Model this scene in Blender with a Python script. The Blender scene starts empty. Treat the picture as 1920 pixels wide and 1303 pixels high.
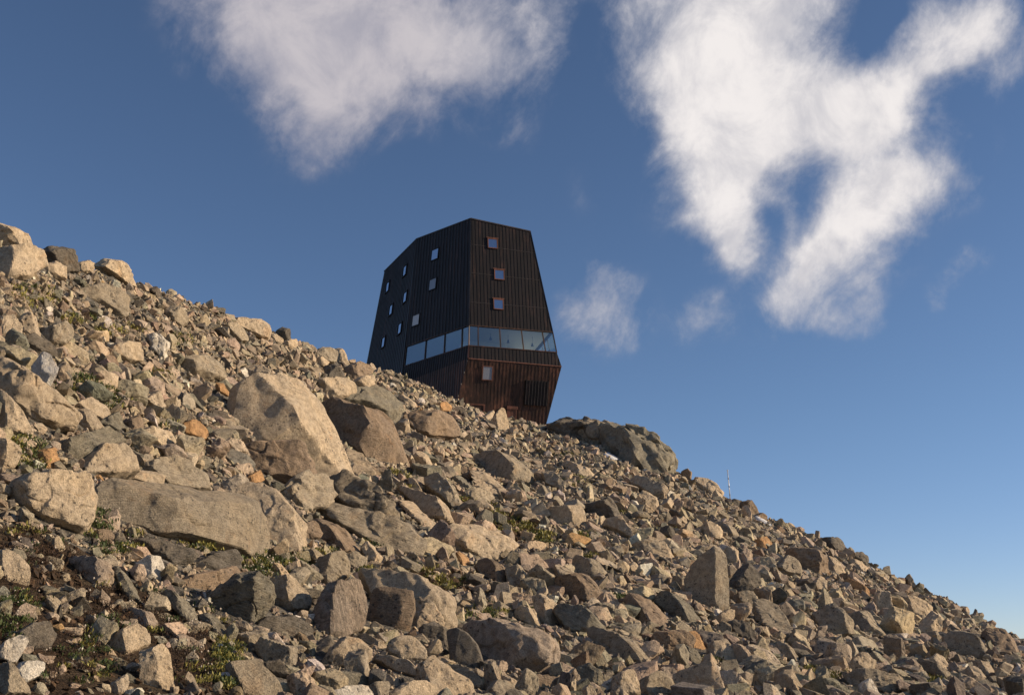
import bpy, bmesh, math
import numpy as np

# ------------------------------------------------------------------ camera, light, sky
SC = bpy.context.scene
COL = SC.collection
rad = math.radians
F_PX, PITCH, CAM_Z = 2059.0, rad(16.0), 1.7
cam_d = bpy.data.cameras.new('camera'); cam = bpy.data.objects.new('camera', cam_d); COL.objects.link(cam)
cam_d.sensor_width = 36.0; cam_d.lens = 36.0 * F_PX / 1920.0
cam_d.clip_start = 0.2; cam_d.clip_end = 20000.0
cam.location = (0, 0, CAM_Z); cam.rotation_euler = (math.pi / 2 + PITCH, 0, 0)
SC.camera = cam

SUN_AZ, SUN_EL = 88.0, 21.0            # compass degrees from +Y towards +X, height in degrees
SUN_STRENGTH, SKY_STRENGTH = 5.0, 0.083
sd = np.array([math.sin(rad(SUN_AZ)) * math.cos(rad(SUN_EL)), math.cos(rad(SUN_AZ)) * math.cos(rad(SUN_EL)), math.sin(rad(SUN_EL))])
sun_d = bpy.data.lights.new('sun', 'SUN'); sun_d.energy = SUN_STRENGTH; sun_d.angle = rad(0.5); sun_d.color = (1.0, 0.81, 0.58)
sun = bpy.data.objects.new('sun', sun_d); COL.objects.link(sun)
sun.rotation_euler = (rad(90 - SUN_EL), 0, rad(180 - SUN_AZ))
SC.view_settings.view_transform = 'Standard'; SC.view_settings.look = 'None'
SC.view_settings.exposure = 0.30; SC.view_settings.gamma = 1.0; SC.view_settings.use_curve_mapping = False

cF = np.array([0, math.cos(PITCH), math.sin(PITCH)]); cU = np.array([0, -math.sin(PITCH), math.cos(PITCH)]); cX = np.array([1.0, 0, 0])
CAM = np.array([0, 0, CAM_Z])
def ray(u, v):
    return cF + cX * ((u - 960.0) / F_PX) - cU * ((v - 651.5) / F_PX)
def azel(u, v):
    d = ray(u, v); return math.atan2(d[0], d[1]), math.atan2(d[2], math.hypot(d[0], d[1]))
def project(P):
    Q = np.asarray(P, float) - CAM
    w = Q @ cF
    return 960 + F_PX * (Q @ cX) / w, 651.5 - F_PX * (Q @ cU) / w, w

class NT:
    """small node-tree writer"""
    def __init__(s, tree): s.t = tree; s.n = tree.nodes; s.l = tree.links
    def new(s, typ, **kw):
        n = s.n.new(typ)
        for k, v in kw.items(): setattr(n, k, v)
        return n
    def put(s, sock, v):
        if isinstance(v, bpy.types.NodeSocket): s.l.new(v, sock)
        elif v is not None:
            if hasattr(sock.default_value, '__len__') and not hasattr(v, '__len__'): v = [v] * len(sock.default_value)
            if hasattr(sock.default_value, '__len__') and len(sock.default_value) == 4 and len(v) == 3: v = (*v, 1)
            sock.default_value = v
    def math(s, op, a, b=None, c=None, clamp=False):
        n = s.new('ShaderNodeMath', operation=op); n.use_clamp = clamp
        for i, v in enumerate((a, b, c)):
            if v is not None: s.put(n.inputs[i], v)
        return n.outputs[0]
    def vmath(s, op, a, b=None, out=0):
        n = s.new('ShaderNodeVectorMath', operation=op)
        s.put(n.inputs[0], a)
        if b is not None: s.put(n.inputs[3 if op == 'SCALE' else 1], b)
        return n.outputs[out]
    def noise(s, vec, scale, detail=4, rough=0.55, dist=0.0, out=0):
        n = s.new('ShaderNodeTexNoise'); s.put(n.inputs['Vector'], vec)
        n.inputs['Scale'].default_value = scale; n.inputs['Detail'].default_value = detail
        n.inputs['Roughness'].default_value = rough; n.inputs['Distortion'].default_value = dist
        return n.outputs[out]
    def step(s, x, a, b, lo=0.0, hi=1.0):
        n = s.new('ShaderNodeMapRange', interpolation_type='SMOOTHSTEP'); s.put(n.inputs[0], x)
        for i, v in zip((1, 2, 3, 4), (a, b, lo, hi)): s.put(n.inputs[i], v)
        return n.outputs[0]
    def mix(s, fac, a, b, blend='MIX'):
        n = s.new('ShaderNodeMix', data_type='RGBA', blend_type=blend)
        s.put(n.inputs[0], fac); s.put(n.inputs[6], a); s.put(n.inputs[7], b)
        return n.outputs[2]
    def mapping(s, vec, loc=(0, 0, 0), rot=(0, 0, 0), scale=(1, 1, 1), kind='POINT'):
        n = s.new('ShaderNodeMapping', vector_type=kind); s.put(n.inputs[0], vec)
        n.inputs[1].default_value = loc; n.inputs[2].default_value = rot; n.inputs[3].default_value = scale
        return n.outputs[0]

world = bpy.data.worlds.new('World'); SC.world = world; world.use_nodes = True
W = NT(world.node_tree); W.n.clear()
sky = W.new('ShaderNodeTexSky', sky_type='NISHITA')
sky.sun_disc = False; sky.sun_elevation = rad(SUN_EL); sky.sun_rotation = rad(SUN_AZ)
sky.altitude = 3000.0; sky.air_density = 1.0; sky.dust_density = 0.6; sky.ozone_density = 1.0
tc = W.new('ShaderNodeTexCoord')
sep = W.new('ShaderNodeSeparateXYZ'); W.l.new(tc.outputs['Generated'], sep.inputs[0])
w_az = W.math('ARCTAN2', sep.outputs[0], sep.outputs[1]); w_el = W.math('ARCSINE', sep.outputs[2])
comb = W.new('ShaderNodeCombineXYZ'); W.put(comb.inputs[0], w_az); W.put(comb.inputs[1], w_el)
sky_p = comb.outputs[0]
# clouds of the sky: soft patches on the dome (azimuth, elevation, half sizes, tilt, weight), broken up by noise
warp = W.vmath('SUBTRACT', W.noise(tc.outputs['Generated'], 5.5, 5, 0.6, out=1), (0.5, 0.5, 0.5))
warp2 = W.vmath('SUBTRACT', W.noise(tc.outputs['Generated'], 26.0, 4, 0.6, out=1), (0.5, 0.5, 0.5))
wp = W.vmath('ADD', sky_p, W.vmath('ADD', W.vmath('SCALE', warp, 0.085), W.vmath('SCALE', warp2, 0.022)))
BLOBS = [  # u, v, half width, half height, tilt, weight, of the cloud as it stands over the ridge
    (640, 50, 210, 105, 0, .9), (595, 165, 95, 120, 12, .8), (575, 245, 45, 60, 10, .55), (455, 45, 130, 75, 15, .75), (760, 110, 130, 100, 0, .7),
    (890, 90, 120, 80, 0, .6), (720, 200, 120, 55, 10, .4), (1040, 50, 42, 90, 0, .5), (960, 160, 80, 60, 0, .35), (690, -90, 300, 90, 0, .8),
    (1350, 60, 150, 110, 0, 1.), (1305, 190, 78, 95, 0, .8), (1450, 150, 150, 110, 0, .95), (1370, 300, 95, 125, -8, 1.05), (1345, 390, 58, 70, 0, .8),
    (1395, 455, 42, 55, 0, .65), (1570, 210, 130, 90, -30, .85), (1690, 150, 110, 55, -35, .8), (1810, 90, 95, 42, -35, .85), (1865, 45, 55, 34, -40, .6), (1905, 118, 65, 26, -30, .55),
    (1650, 320, 120, 100, 0, 1.0), (1740, 350, 55, 45, 0, .5), (1600, 430, 85, 70, -25, .95), (1530, 500, 85, 40, -25, .9), (1465, 545, 45, 32, -30, .5),
    (1560, 560, 110, 32, -15, .55), (1530, 590, 60, 24, 10, .3), (1100, 330, 40, 60, 0, .25), (480, 190, 50, 30, 0, .3), (940, 250, 50, 30, 0, .3), (1640, 525, 40, 18, -30, .3), (1450, -80, 290, 90, 0, .9), (1310, 575, 60, 36, -15, .5), (1180, 150, 60, 100, 0, .3),
    (1125, 590, 75, 60, -40, .7), (1130, 515, 26, 26, -40, .45), (1805, 500, 34, 20, -15, .42), (1755, 545, 18, 22, 0, .3), (1420, 600, 60, 24, 0, .22),
    (1240, 330, 50, 80, 0, .22), (1620, 590, 30, 18, -20, .3), (1490, 400, 16, 50, 5, .35),
    (1645, 55, 50, 60, 0, -.55), (1530, 340, 36, 75, 10, -.75), (1470, 310, 34, 26, 0, -.5), (790, 180, 45, 22, 0, -.3), (690, 75, 40, 30, 0, -.22),
    (1440, 390, 40, 50, 20, -.35), (1130, 240, 70, 100, 0, -.35), (1125, 40, 45, 60, 0, -.35)]
total = None
for (u, v, a, b, tilt, wt) in BLOBS:
    az0, el0 = azel(u, v)
    k = 1.0 / F_PX
    m = W.new('ShaderNodeMapping', vector_type='TEXTURE'); W.l.new(wp, m.inputs[0])
    m.inputs[1].default_value = (az0, el0, 0); m.inputs[2].default_value = (0, 0, rad(-tilt)); m.inputs[3].default_value = (a * k * 1.85 / math.cos(el0), b * k * 1.85, 1)
    ln = W.vmath('LENGTH', m.outputs[0], out=1)
    g = W.step(ln, 1.0, 0.0, 0.0, wt)
    total = g if total is None else W.math('ADD', total, g)
hi = W.step(w_el, rad(36), rad(50), 0.0, 0.45)       # the bank goes on overhead
total = W.math('ADD', total, hi)
fb = W.noise(W.mapping(sky_p, rot=(0, 0, rad(52)), scale=(1.12, .94, 1), kind='TEXTURE'), 14.0, 10, 0.64, 0.35)
fb2 = W.noise(W.mapping(sky_p, rot=(0, 0, rad(58)), scale=(1.1, .95, 1), kind='TEXTURE'), 55.0, 8, 0.68, 0.2)
ragged = W.math('ADD', W.math('MULTIPLY', W.math('SUBTRACT', fb, 0.5), 2.3), W.math('MULTIPLY', W.math('SUBTRACT', fb2, 0.5), 0.72))
towards = W.step(w_az, rad(-8), rad(10))             # the bank on the sun's side is crisper and brighter
dens_in = W.math('ADD', total, W.math('MULTIPLY', ragged, W.math('MULTIPLY', W.step(total, 0.0, 0.25, 0.0, 1.0), W.step(total, 0.35, 1.6, 1.0, 0.72))))
dens = W.math('MULTIPLY', W.step(dens_in, 0.0, W.step(towards, 0.0, 1.0, 1.55, 1.5)), 0.98)
thick = W.step(dens_in, 0.35, 1.7)
shade_n = W.noise(sky_p, 15.0, 8, 0.62, 0.4)
c_dark = W.mix(towards, (0.36, 0.36, 0.44), (0.52, 0.52, 0.58))
c_lite = W.mix(towards, (0.62, 0.58, 0.61), (0.97, 0.92, 0.90))
c_col = W.mix(W.math('MULTIPLY', thick, W.step(shade_n, 0.32, 0.62, 0.35, 1.0)), c_dark, c_lite)
c_col = W.vmath('SCALE', c_col, 0.76 / SKY_STRENGTH)
sky_col = W.mix(1.0, sky.outputs[0], W.mix(W.step(w_el, rad(-1), rad(14)), (0.80, 0.835, 1.03), (0.87, 0.965, 1.08)), 'MULTIPLY')
final = W.mix(dens, sky_col, c_col)
bg = W.new('ShaderNodeBackground'); W.put(bg.inputs[0], final); bg.inputs[1].default_value = SKY_STRENGTH
out = W.new('ShaderNodeOutputWorld'); W.l.new(bg.outputs[0], out.inputs[0])

# ------------------------------------------------------------------ helpers
RNG = np.random.default_rng(11)
_perm = np.random.default_rng(5).permutation(256); _perm = np.concatenate([_perm, _perm, _perm])
_grad = np.random.default_rng(6).normal(size=(256, 3)); _grad /= np.linalg.norm(_grad, axis=1)[:, None]
def perlin(P):
    P = np.asarray(P, float); I = np.floor(P).astype(int); f = P - I; I &= 255
    w = f * f * f * (f * (f * 6 - 15) + 10)
    res = 0.0
    for dx in (0, 1):
        for dy in (0, 1):
            for dz in (0, 1):
                h = _perm[_perm[_perm[I[:, 0] + dx] + I[:, 1] + dy] + I[:, 2] + dz] & 255
                g = _grad[h]
                d = (g * (f - np.array([dx, dy, dz]))).sum(1)
                wx = w[:, 0] if dx else 1 - w[:, 0]; wy = w[:, 1] if dy else 1 - w[:, 1]; wz = w[:, 2] if dz else 1 - w[:, 2]
                res = res + d * wx * wy * wz
    return res * 1.6
def fbm(P, oct=4, gain=0.5):
    r = 0.0; a = 1.0
    for i in range(oct):
        r = r + a * perlin(np.asarray(P) * 2 ** i + 17.3 * i); a *= gain
    return r

def set_props(o, label=None, cat=None, group=None, kind=None):
    if label: o['label'] = label
    if cat: o['category'] = cat
    if group: o['group'] = group
    if kind: o['kind'] = kind
    return o
def tri_mesh(name, V, T, mat, smooth=True, tint=None, coord=None):
    V = np.ascontiguousarray(V, np.float32); T = np.ascontiguousarray(T, np.int32)
    me = bpy.data.meshes.new(name)
    me.vertices.add(len(V)); me.vertices.foreach_set('co', V.ravel())
    me.loops.add(T.size); me.loops.foreach_set('vertex_index', T.ravel())
    me.polygons.add(len(T)); me.polygons.foreach_set('loop_start', np.arange(0, T.size, 3, dtype=np.int32))
    me.update(calc_edges=True)
    me.polygons.foreach_set('use_smooth', np.full(len(T), bool(smooth)))
    if tint is not None:
        a = me.attributes.new('rock_tint', 'FLOAT_COLOR', 'POINT')
        t = np.empty((len(V), 4), np.float32); t[:] = 1; t[:, :np.shape(tint)[-1]] = tint
        a.data.foreach_set('color', t.ravel())
    if coord is not None:
        a = me.attributes.new('rock_coord', 'FLOAT_VECTOR', 'POINT'); a.data.foreach_set('vector', np.ascontiguousarray(coord, np.float32).ravel())
    me.materials.append(mat)
    if smooth: me.set_sharp_from_angle(angle=rad(19))
    return me
def link(name, me, parent=None, loc=None):
    o = bpy.data.objects.new(name, me); COL.objects.link(o)
    if parent is not None: o.parent = parent
    if loc is not None: o.location = loc
    return o
def bm_obj(name, bm, mat, parent=None, smooth=False):
    bmesh.ops.recalc_face_normals(bm, faces=bm.faces)
    me = bpy.data.meshes.new(name); bm.to_mesh(me); bm.free(); me.materials.append(mat)
    for p in me.polygons: p.use_smooth = smooth
    return link(name, me, parent)
def empty(name, loc): 
    o = bpy.data.objects.new(name, None); COL.objects.link(o); o.location = loc; o.empty_display_size = 0.5; return o
def box_verts(bm, O, ax, ay, az, x0, x1, y0, y1, z0, z1):
    O, ax, ay, az = map(np.asarray, (O, ax, ay, az))
    vs = [bm.verts.new(O + ax * x + ay * y + az * z) for z in (z0, z1) for y in (y0, y1) for x in (x0, x1)]
    for f in ((0, 2, 3, 1), (4, 5, 7, 6), (0, 1, 5, 4), (2, 6, 7, 3), (0, 4, 6, 2), (1, 3, 7, 5)): bm.faces.new([vs[i] for i in f])
def norm(v): v = np.asarray(v, float); return v / np.linalg.norm(v)

# ------------------------------------------------------------------ materials
def material(name):
    m = bpy.data.materials.new(name); m.use_nodes = True; t = NT(m.node_tree); t.n.clear()
    b = t.new('ShaderNodeBsdfPrincipled'); o = t.new('ShaderNodeOutputMaterial'); t.l.new(b.outputs[0], o.inputs[0])
    return m, t, b
def attr(t, name, out=0):
    n = t.new('ShaderNodeAttribute'); n.attribute_name = name; return n.outputs[out]
def bump(t, b, h, dist, strength=1.0, prev=None):
    n = t.new('ShaderNodeBump'); t.put(n.inputs['Height'], h); n.inputs['Distance'].default_value = dist; n.inputs['Strength'].default_value = strength
    if prev is not None: t.l.new(prev, n.inputs['Normal'])
    t.l.new(n.outputs[0], b.inputs['Normal']); return n.outputs[0]

def rock_material():
    m, t, b = material('rock')
    tint = attr(t, 'rock_tint', 0); fol = attr(t, 'rock_tint', 3); P = attr(t, 'rock_coord', 1)
    big = t.noise(P, 1.1, 5, 0.6, 0.4); mid = t.noise(P, 6.0, 6, 0.65); fine = t.noise(P, 38.0, 4, 0.7)
    grain = t.noise(t.mapping(P, scale=(1.2, 1.4, 16)), 1.6, 6, 0.6, 0.6)
    col = t.mix(t.step(big, 0.35, 0.68, 0, 0.75), tint, t.mix(1.0, tint, (1.22, 1.16, 1.06), 'MULTIPLY'))
    col = t.mix(t.step(mid, 0.36, 0.62, 0.95, 0.0), col, t.mix(1.0, col, (0.68, 0.67, 0.66), 'MULTIPLY'))
    col = t.mix(t.math('MULTIPLY', fol, t.step(grain, 0.42, 0.6, 0, 0.40)), col, t.mix(1.0, col, (0.55, 0.56, 0.56), 'MULTIPLY'))
    col = t.mix(t.step(fine, 0.36, 0.64, 0.0, 1.0), t.mix(1.0, col, (0.72, 0.72, 0.72), 'MULTIPLY'), t.mix(1.0, col, (1.18, 1.17, 1.14), 'MULTIPLY'))
    blot = t.math('MULTIPLY', t.step(t.noise(P, 2.4, 7, 0.72, 0.5), 0.52, 0.66), 0.36)
    col = t.mix(blot, col, t.mix(1.0, col, (0.60, 0.58, 0.56), 'MULTIPLY'))
    # rusty weathering and black lichen spots
    rust = t.math('MULTIPLY', t.step(t.noise(P, 1.7, 4, 0.6, 0.8), 0.56, 0.74), 0.28)
    col = t.mix(rust, col, t.mix(1.0, col, (1.25, 0.88, 0.55), 'MULTIPLY'))
    vor = t.new('ShaderNodeTexVoronoi'); t.put(vor.inputs['Vector'], t.vmath('ADD', P, t.vmath('SCALE', t.noise(P, 9, 3, out=1), 0.12))); vor.inputs['Scale'].default_value = 9.0
    spot = t.math('MULTIPLY', t.step(vor.outputs[0], 0.36, 0.16), t.step(t.noise(P, 1.3, 4), 0.44, 0.58))
    col = t.mix(t.math('MULTIPLY', spot, 0.72), col, (0.035, 0.034, 0.033))
    t.put(b.inputs['Base Color'], col); b.inputs['Roughness'].default_value = 0.88; b.inputs['Specular IOR Level'].default_value = 0.25
    n1 = bump(t, b, mid, 0.10, 0.6)
    n2 = bump(t, b, t.math('MULTIPLY', grain, fol), 0.10, 0.9, n1)
    bump(t, b, fine, 0.035, 0.9, n2)
    return m
ROCK = rock_material()

def ground_material():
    m, t, b = material('scree_ground')
    g = t.new('ShaderNodeNewGeometry'); P = g.outputs['Position']; soil = attr(t, 'soil', 2)
    v = t.new('ShaderNodeTexVoronoi'); t.put(v.inputs['Vector'], P); v.inputs['Scale'].default_value = 9.0
    v2 = t.new('ShaderNodeTexVoronoi'); t.put(v2.inputs['Vector'], P); v2.inputs['Scale'].default_value = 24.0
    n = t.noise(P, 3.0, 6, 0.65); nf = t.noise(P, 30.0, 5, 0.7)
    sepc = t.new('ShaderNodeSeparateColor'); t.l.new(v.outputs['Color'], sepc.inputs[0])
    grav = t.mix(sepc.outputs[0], (0.10, 0.09, 0.075), (0.27, 0.24, 0.20))
    grav = t.mix(t.step(n, 0.3, 0.7), t.mix(1.0, grav, (0.6, 0.6, 0.6), 'MULTIPLY'), grav)
    earth = t.mix(t.step(nf, 0.3, 0.7), (0.018, 0.012, 0.008), (0.085, 0.055, 0.033))
    earth = t.mix(t.step(t.noise(P, 1.4, 4), 0.45, 0.65), earth, t.mix(0.5, earth, (0.11, 0.085, 0.055)))
    mask = t.step(t.math('ADD', soil, t.math('MULTIPLY', t.math('SUBTRACT', n, 0.5), 0.9)), 0.35, 0.6)
    t.put(b.inputs['Base Color'], t.mix(mask, grav, earth)); b.inputs['Roughness'].default_value = 0.95; b.inputs['Specular IOR Level'].default_value = 0.15
    n1 = bump(t, b, v.outputs[0], 0.10, 0.8); n2 = bump(t, b, v2.outputs[0], 0.05, 0.8, n1); bump(t, b, nf, 0.04, 0.9, n2)
    return m
GROUND = ground_material()

def copper_material(name, base, streak, amount, rough=0.42):
    m, t, b = material(name)
    tcn = t.new('ShaderNodeTexCoord'); P = tcn.outputs['Object']
    s = t.noise(t.mapping(P, scale=(2.6, 2.6, 0.16)), 1.0, 6, 0.65, 0.2); s2 = t.noise(t.mapping(P, scale=(9, 9, 0.7)), 1.0, 4, 0.6)
    pn = t.noise(P, 0.5, 3)
    f = t.math('MULTIPLY', t.step(s, 0.60 - amount * 0.25, 0.78, 0, 1), t.step(s2, 0.35, 0.65, 0.25, 1))
    col = t.mix(t.math('MULTIPLY', f, t.step(pn, 0.35, 0.6, 0.25, 1.0)), base, streak)
    col = t.mix(t.step(t.noise(t.mapping(P, scale=(3.1, 3.1, .03)), 1.0, 1), 0.4, 0.6, 0, .8), col, t.mix(1.0, col, (1.6, 1.5, 1.5), 'MULTIPLY'))
    col = t.mix(t.step(t.noise(t.mapping(P, scale=(4, 4, .5)), 1.3, 5), 0.3, 0.7, 0, .5), col, t.mix(1.0, col, (0.6, 0.6, 0.62), 'MULTIPLY'))
    t.put(b.inputs['Base Color'], col); b.inputs['Metallic'].default_value = 0.15; b.inputs['Roughness'].default_value = rough + 0.15; b.inputs['Specular IOR Level'].default_value = 0.3
    bump(t, b, s2, 0.01, 0.5)
    return m
COP_DARK = copper_material('dark_oxidised_copper', (0.012, 0.009, 0.009), (0.075, 0.038, 0.027), 0.45)
COP_BROWN = copper_material('brown_copper', (0.034, 0.020, 0.016), (0.20, 0.088, 0.05), 1.1)
COP_RED = copper_material('reddish_copper', (0.15, 0.066, 0.045), (0.24, 0.11, 0.07), 0.8)
COP_RIB = copper_material('skylit_copper_seam', (0.055, 0.048, 0.047), (0.11, 0.06, 0.04), 0.5)  # paler than the sheets: sky light caught by the seams, put into the colour
def plain(name, col, rough=0.7, metal=0.0, var=0.2):
    m, t, b = material(name)
    tcn = t.new('ShaderNodeTexCoord')
    n = t.noise(tcn.outputs['Object'], 7.0, 5, 0.6)
    t.put(b.inputs['Base Color'], t.mix(n, tuple(c * (1 - var) for c in col), tuple(min(1, c * (1 + var)) for c in col)))
    b.inputs['Roughness'].default_value = rough; b.inputs['Metallic'].default_value = metal
    return m
def glass_material(name, mixf, tintc, body=None):
    m = bpy.data.materials.new(name); m.use_nodes = True; t = NT(m.node_tree); t.n.clear(); o = t.new('ShaderNodeOutputMaterial')
    gl = t.new('ShaderNodeBsdfGlossy'); gl.inputs[0].default_value = (*tintc, 1); gl.inputs[1].default_value = 0.03
    if body is None:
        tr = t.new('ShaderNodeBsdfTransparent'); tr.inputs[0].default_value = (0.72, 0.82, 0.84, 1)
    else:
        tr = t.new('ShaderNodeBsdfDiffuse'); tr.inputs[0].default_value = (*body, 1)
    fr = t.new('ShaderNodeFresnel'); fr.inputs[0].default_value = 1.5
    mx = t.new('ShaderNodeMixShader'); t.put(mx.inputs[0], t.math('ADD', fr.outputs[0], mixf, clamp=True))
    t.l.new(tr.outputs[0], mx.inputs[1]); t.l.new(gl.outputs[0], mx.inputs[2]); t.l.new(mx.outputs[0], o.inputs[0])
    return m
GLASS_BAND = glass_material('band_glass', 0.26, (0.86, 0.92, 0.93))
GLASS_DARK = glass_material('window_glass', 0.52, (0.9, 0.93, 1.0), (0.03, 0.035, 0.06))
BLIND = plain('pale_blind', (0.50, 0.47, 0.47), 0.6, var=0.05)
BLIND_GREY = plain('grey_blind', (0.24, 0.26, 0.31), 0.5, var=0.08)
ROOM = plain('room_lining', (0.62, 0.61, 0.57), 0.8, var=0.08)
BLACK = plain('black_lamp', (0.02, 0.02, 0.02), 0.5)
STEEL = plain('grey_pole', (0.60, 0.60, 0.60), 0.45, 0.3, 0.1)
WOOD = plain('weathered_stake', (0.30, 0.26, 0.22), 0.9)
def snow_material():
    m, t, b = material('old_snow'); g = t.new('ShaderNodeNewGeometry')
    t.put(b.inputs['Base Color'], t.mix(t.step(t.noise(g.outputs['Position'], 8, 5), 0.4, 0.75), (0.68, 0.67, 0.66), (0.40, 0.38, 0.35))); b.inputs['Roughness'].default_value = 0.6
    bump(t, b, t.noise(g.outputs['Position'], 12, 4), 0.05); return m
SNOW = snow_material()
def leaf_material():
    m, t, b = material('alpine_leaf'); c = attr(t, 'rock_tint', 0); t.put(b.inputs['Base Color'], c); b.inputs['Roughness'].default_value = 0.7
    return m
LEAF = leaf_material()

# ------------------------------------------------------------------ terrain
SKYLINE = [(0, 452), (60, 480), (120, 500), (180, 512), (260, 538), (340, 560), (430, 592), (500, 622), (560, 646), (620, 672), (690, 690), (760, 707), (850, 750),
           (920, 778), (1000, 800), (1060, 806), (1130, 826), (1200, 862), (1270, 889), (1300, 905), (1340, 925), (1370, 939), (1420, 964), (1500, 998), (1600, 1046), (1700, 1097), (1800, 1147), (1920, 1207)]
RIDGE = [(0, 34), (200, 42), (400, 52), (550, 62), (680, 76), (800, 82), (1000, 84), (1100, 84), (1250, 80), (1400, 78), (1600, 72), (1920, 62)]
NEAR = [(0, 10), (400, 12), (800, 15), (1200, 19), (1600, 25), (1920, 32)]
sk_az = np.array([azel(u, v)[0] for u, v in SKYLINE]); sk_te = np.array([math.tan(azel(u, v)[1]) for u, v in SKYLINE])
sk_az = np.concatenate([[-math.pi, -1.6, -0.75], sk_az, [0.75, 1.6, math.pi]]); sk_te = np.concatenate([[-0.2, 0.30, 0.40], sk_te, [-0.16, -0.3, -0.2]])
rd_az = np.array([azel(u, 900)[0] for u, _ in RIDGE]); rd_r = np.array([r for _, r in RIDGE], float)
nr_az = np.array([azel(u, 1303)[0] for u, _ in NEAR]); nr_r = np.array([r for _, r in NEAR], float); nr_te = np.array([math.tan(azel(u, 1303)[1]) for u, _ in NEAR])
nr_az = np.concatenate([nr_az, [0.75, 1.6]]); nr_r = np.concatenate([nr_r, [32, 30]]); nr_te = np.concatenate([nr_te, [-0.28, -0.40]])
def terrain(x, y):
    """height of the slope at world x, y"""
    x = np.asarray(x, float); y = np.asarray(y, float)
    az = np.arctan2(x, y); r = np.hypot(x, y) + 1e-6
    eS = np.interp(az, sk_az, sk_te); rR = np.interp(az, rd_az, rd_r); r0 = np.interp(az, nr_az, nr_r); e0 = np.interp(az, nr_az, nr_te)
    e0 = np.minimum(e0, eS - 0.02)
    t = np.clip(np.log(r / r0) / np.log(rR / r0), 0, 1)
    z = r * (e0 + (eS - e0) * t)
    s = np.clip(r / r0, 0, 1); z0 = -CAM_Z + (r0 * e0 + CAM_Z) * s ** 1.15
    z = np.where(r < r0, z0, z)
    d = np.maximum(r - rR, 0)
    z = np.where(r > rR, rR * eS - 0.42 * np.maximum(d - 14 * (1 - np.exp(-d / 14)), 0), z)
    z = np.maximum(z, -420 - 0.02 * r)
    P = np.stack([x.ravel(), y.ravel(), np.zeros(x.size)], 1)
    nz = (fbm(P / 5.0, 3) * 0.5 + fbm(P / 1.2 + 9, 3) * 0.22).reshape(x.shape)
    near = np.clip(1 - d / 20, 0, 1)
    return z + nz * np.clip(r, 3, 42) * 0.0075 * near + CAM_Z
def slope_normal(x, y, h=0.8):
    zx = (terrain(x + h, y) - terrain(x - h, y)) / (2 * h); zy = (terrain(x, y + h) - terrain(x, y - h)) / (2 * h)
    n = np.stack([-zx, -zy, np.ones_like(zx)], -1); return n / np.linalg.norm(n, axis=-1)[..., None]
_rs = np.geomspace(5.0, 95.0, 900)
def hit(u, v):
    """point of the slope seen along a viewing ray, or the crest when the ray clears it"""
    d = ray(u, v); d = d / math.hypot(d[0], d[1])
    X = d[0] * _rs; Y = d[1] * _rs; Zr = CAM_Z + d[2] * _rs; Zt = terrain(X, Y)
    rR = float(np.interp(math.atan2(d[0], d[1]), rd_az, rd_r))
    k = np.nonzero((Zr < Zt) & (_rs < rR))[0]
    ok = np.nonzero(_rs <= rR)[0]
    i = k[0] if len(k) else int(ok[np.argmin((Zr - Zt)[ok] / _rs[ok])])
    hit.gap = 0.0 if len(k) else float((Zr - Zt)[i] / _rs[i] * F_PX)
    return np.array([X[i], Y[i], Zr[i]]), _rs[i]

SOIL_POLYS = [[(0, 985), (70, 985), (210, 1060), (330, 1150), (430, 1225), (530, 1303), (560, 1420), (-120, 1420), (-120, 985)],
              [(430, 1040), (560, 1030), (600, 1080), (480, 1080)], [(860, 930), (960, 950), (1030, 1010), (990, 1030), (880, 970)], [(760, 1060), (880, 1080), (900, 1120), (790, 1100)]]
def in_poly(px, py, poly):
    inside = np.zeros(np.shape(px), bool); n = len(poly)
    for i in range(n):
        x1, y1 = poly[i]; x2, y2 = poly[(i + 1) % n]
        c = ((y1 > py) != (y2 > py)) & (px < (x2 - x1) * (py - y1) / (y2 - y1 + 1e-9) + x1)
        inside ^= c
    return inside
def soil_at(px, py):
    s = np.zeros(np.shape(px), bool)
    for p in SOIL_POLYS: s |= in_poly(px, py, p)
    return s

fine_az = np.linspace(rad(-31), rad(31), 420); az_l = np.concatenate([np.linspace(-math.pi, rad(-33), 40), fine_az, np.linspace(rad(33), math.pi, 40)])
r_l = np.concatenate([np.linspace(0.3, 5.5, 10), np.geomspace(6, 110, 300), np.geomspace(118, 9000, 24)])
AZ, RR = np.meshgrid(az_l, r_l); GX, GY = RR * np.sin(AZ), RR * np.cos(AZ); GZ = terrain(GX, GY)
na = len(az_l); idx = np.arange(GX.size).reshape(GX.shape)
q = np.stack([idx[:-1, :-1], idx[:-1, 1:], idx[1:, 1:], idx[1:, :-1]], -1).reshape(-1, 4)
gt = np.concatenate([q[:, [0, 2, 1]], q[:, [0, 3, 2]]])
gme = tri_mesh('ground', np.stack([GX.ravel(), GY.ravel(), GZ.ravel()], 1), gt, GROUND)
pu, pv, pw = project(np.stack([GX.ravel(), GY.ravel(), GZ.ravel()], 1))
sa = gme.attributes.new('soil', 'FLOAT', 'POINT'); sa.data.foreach_set('value', (soil_at(pu, pv) & (pw > 1)).astype(np.float32))
set_props(link('ground', gme), 'steep stony mountainside under the scree', kind='structure')

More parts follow.
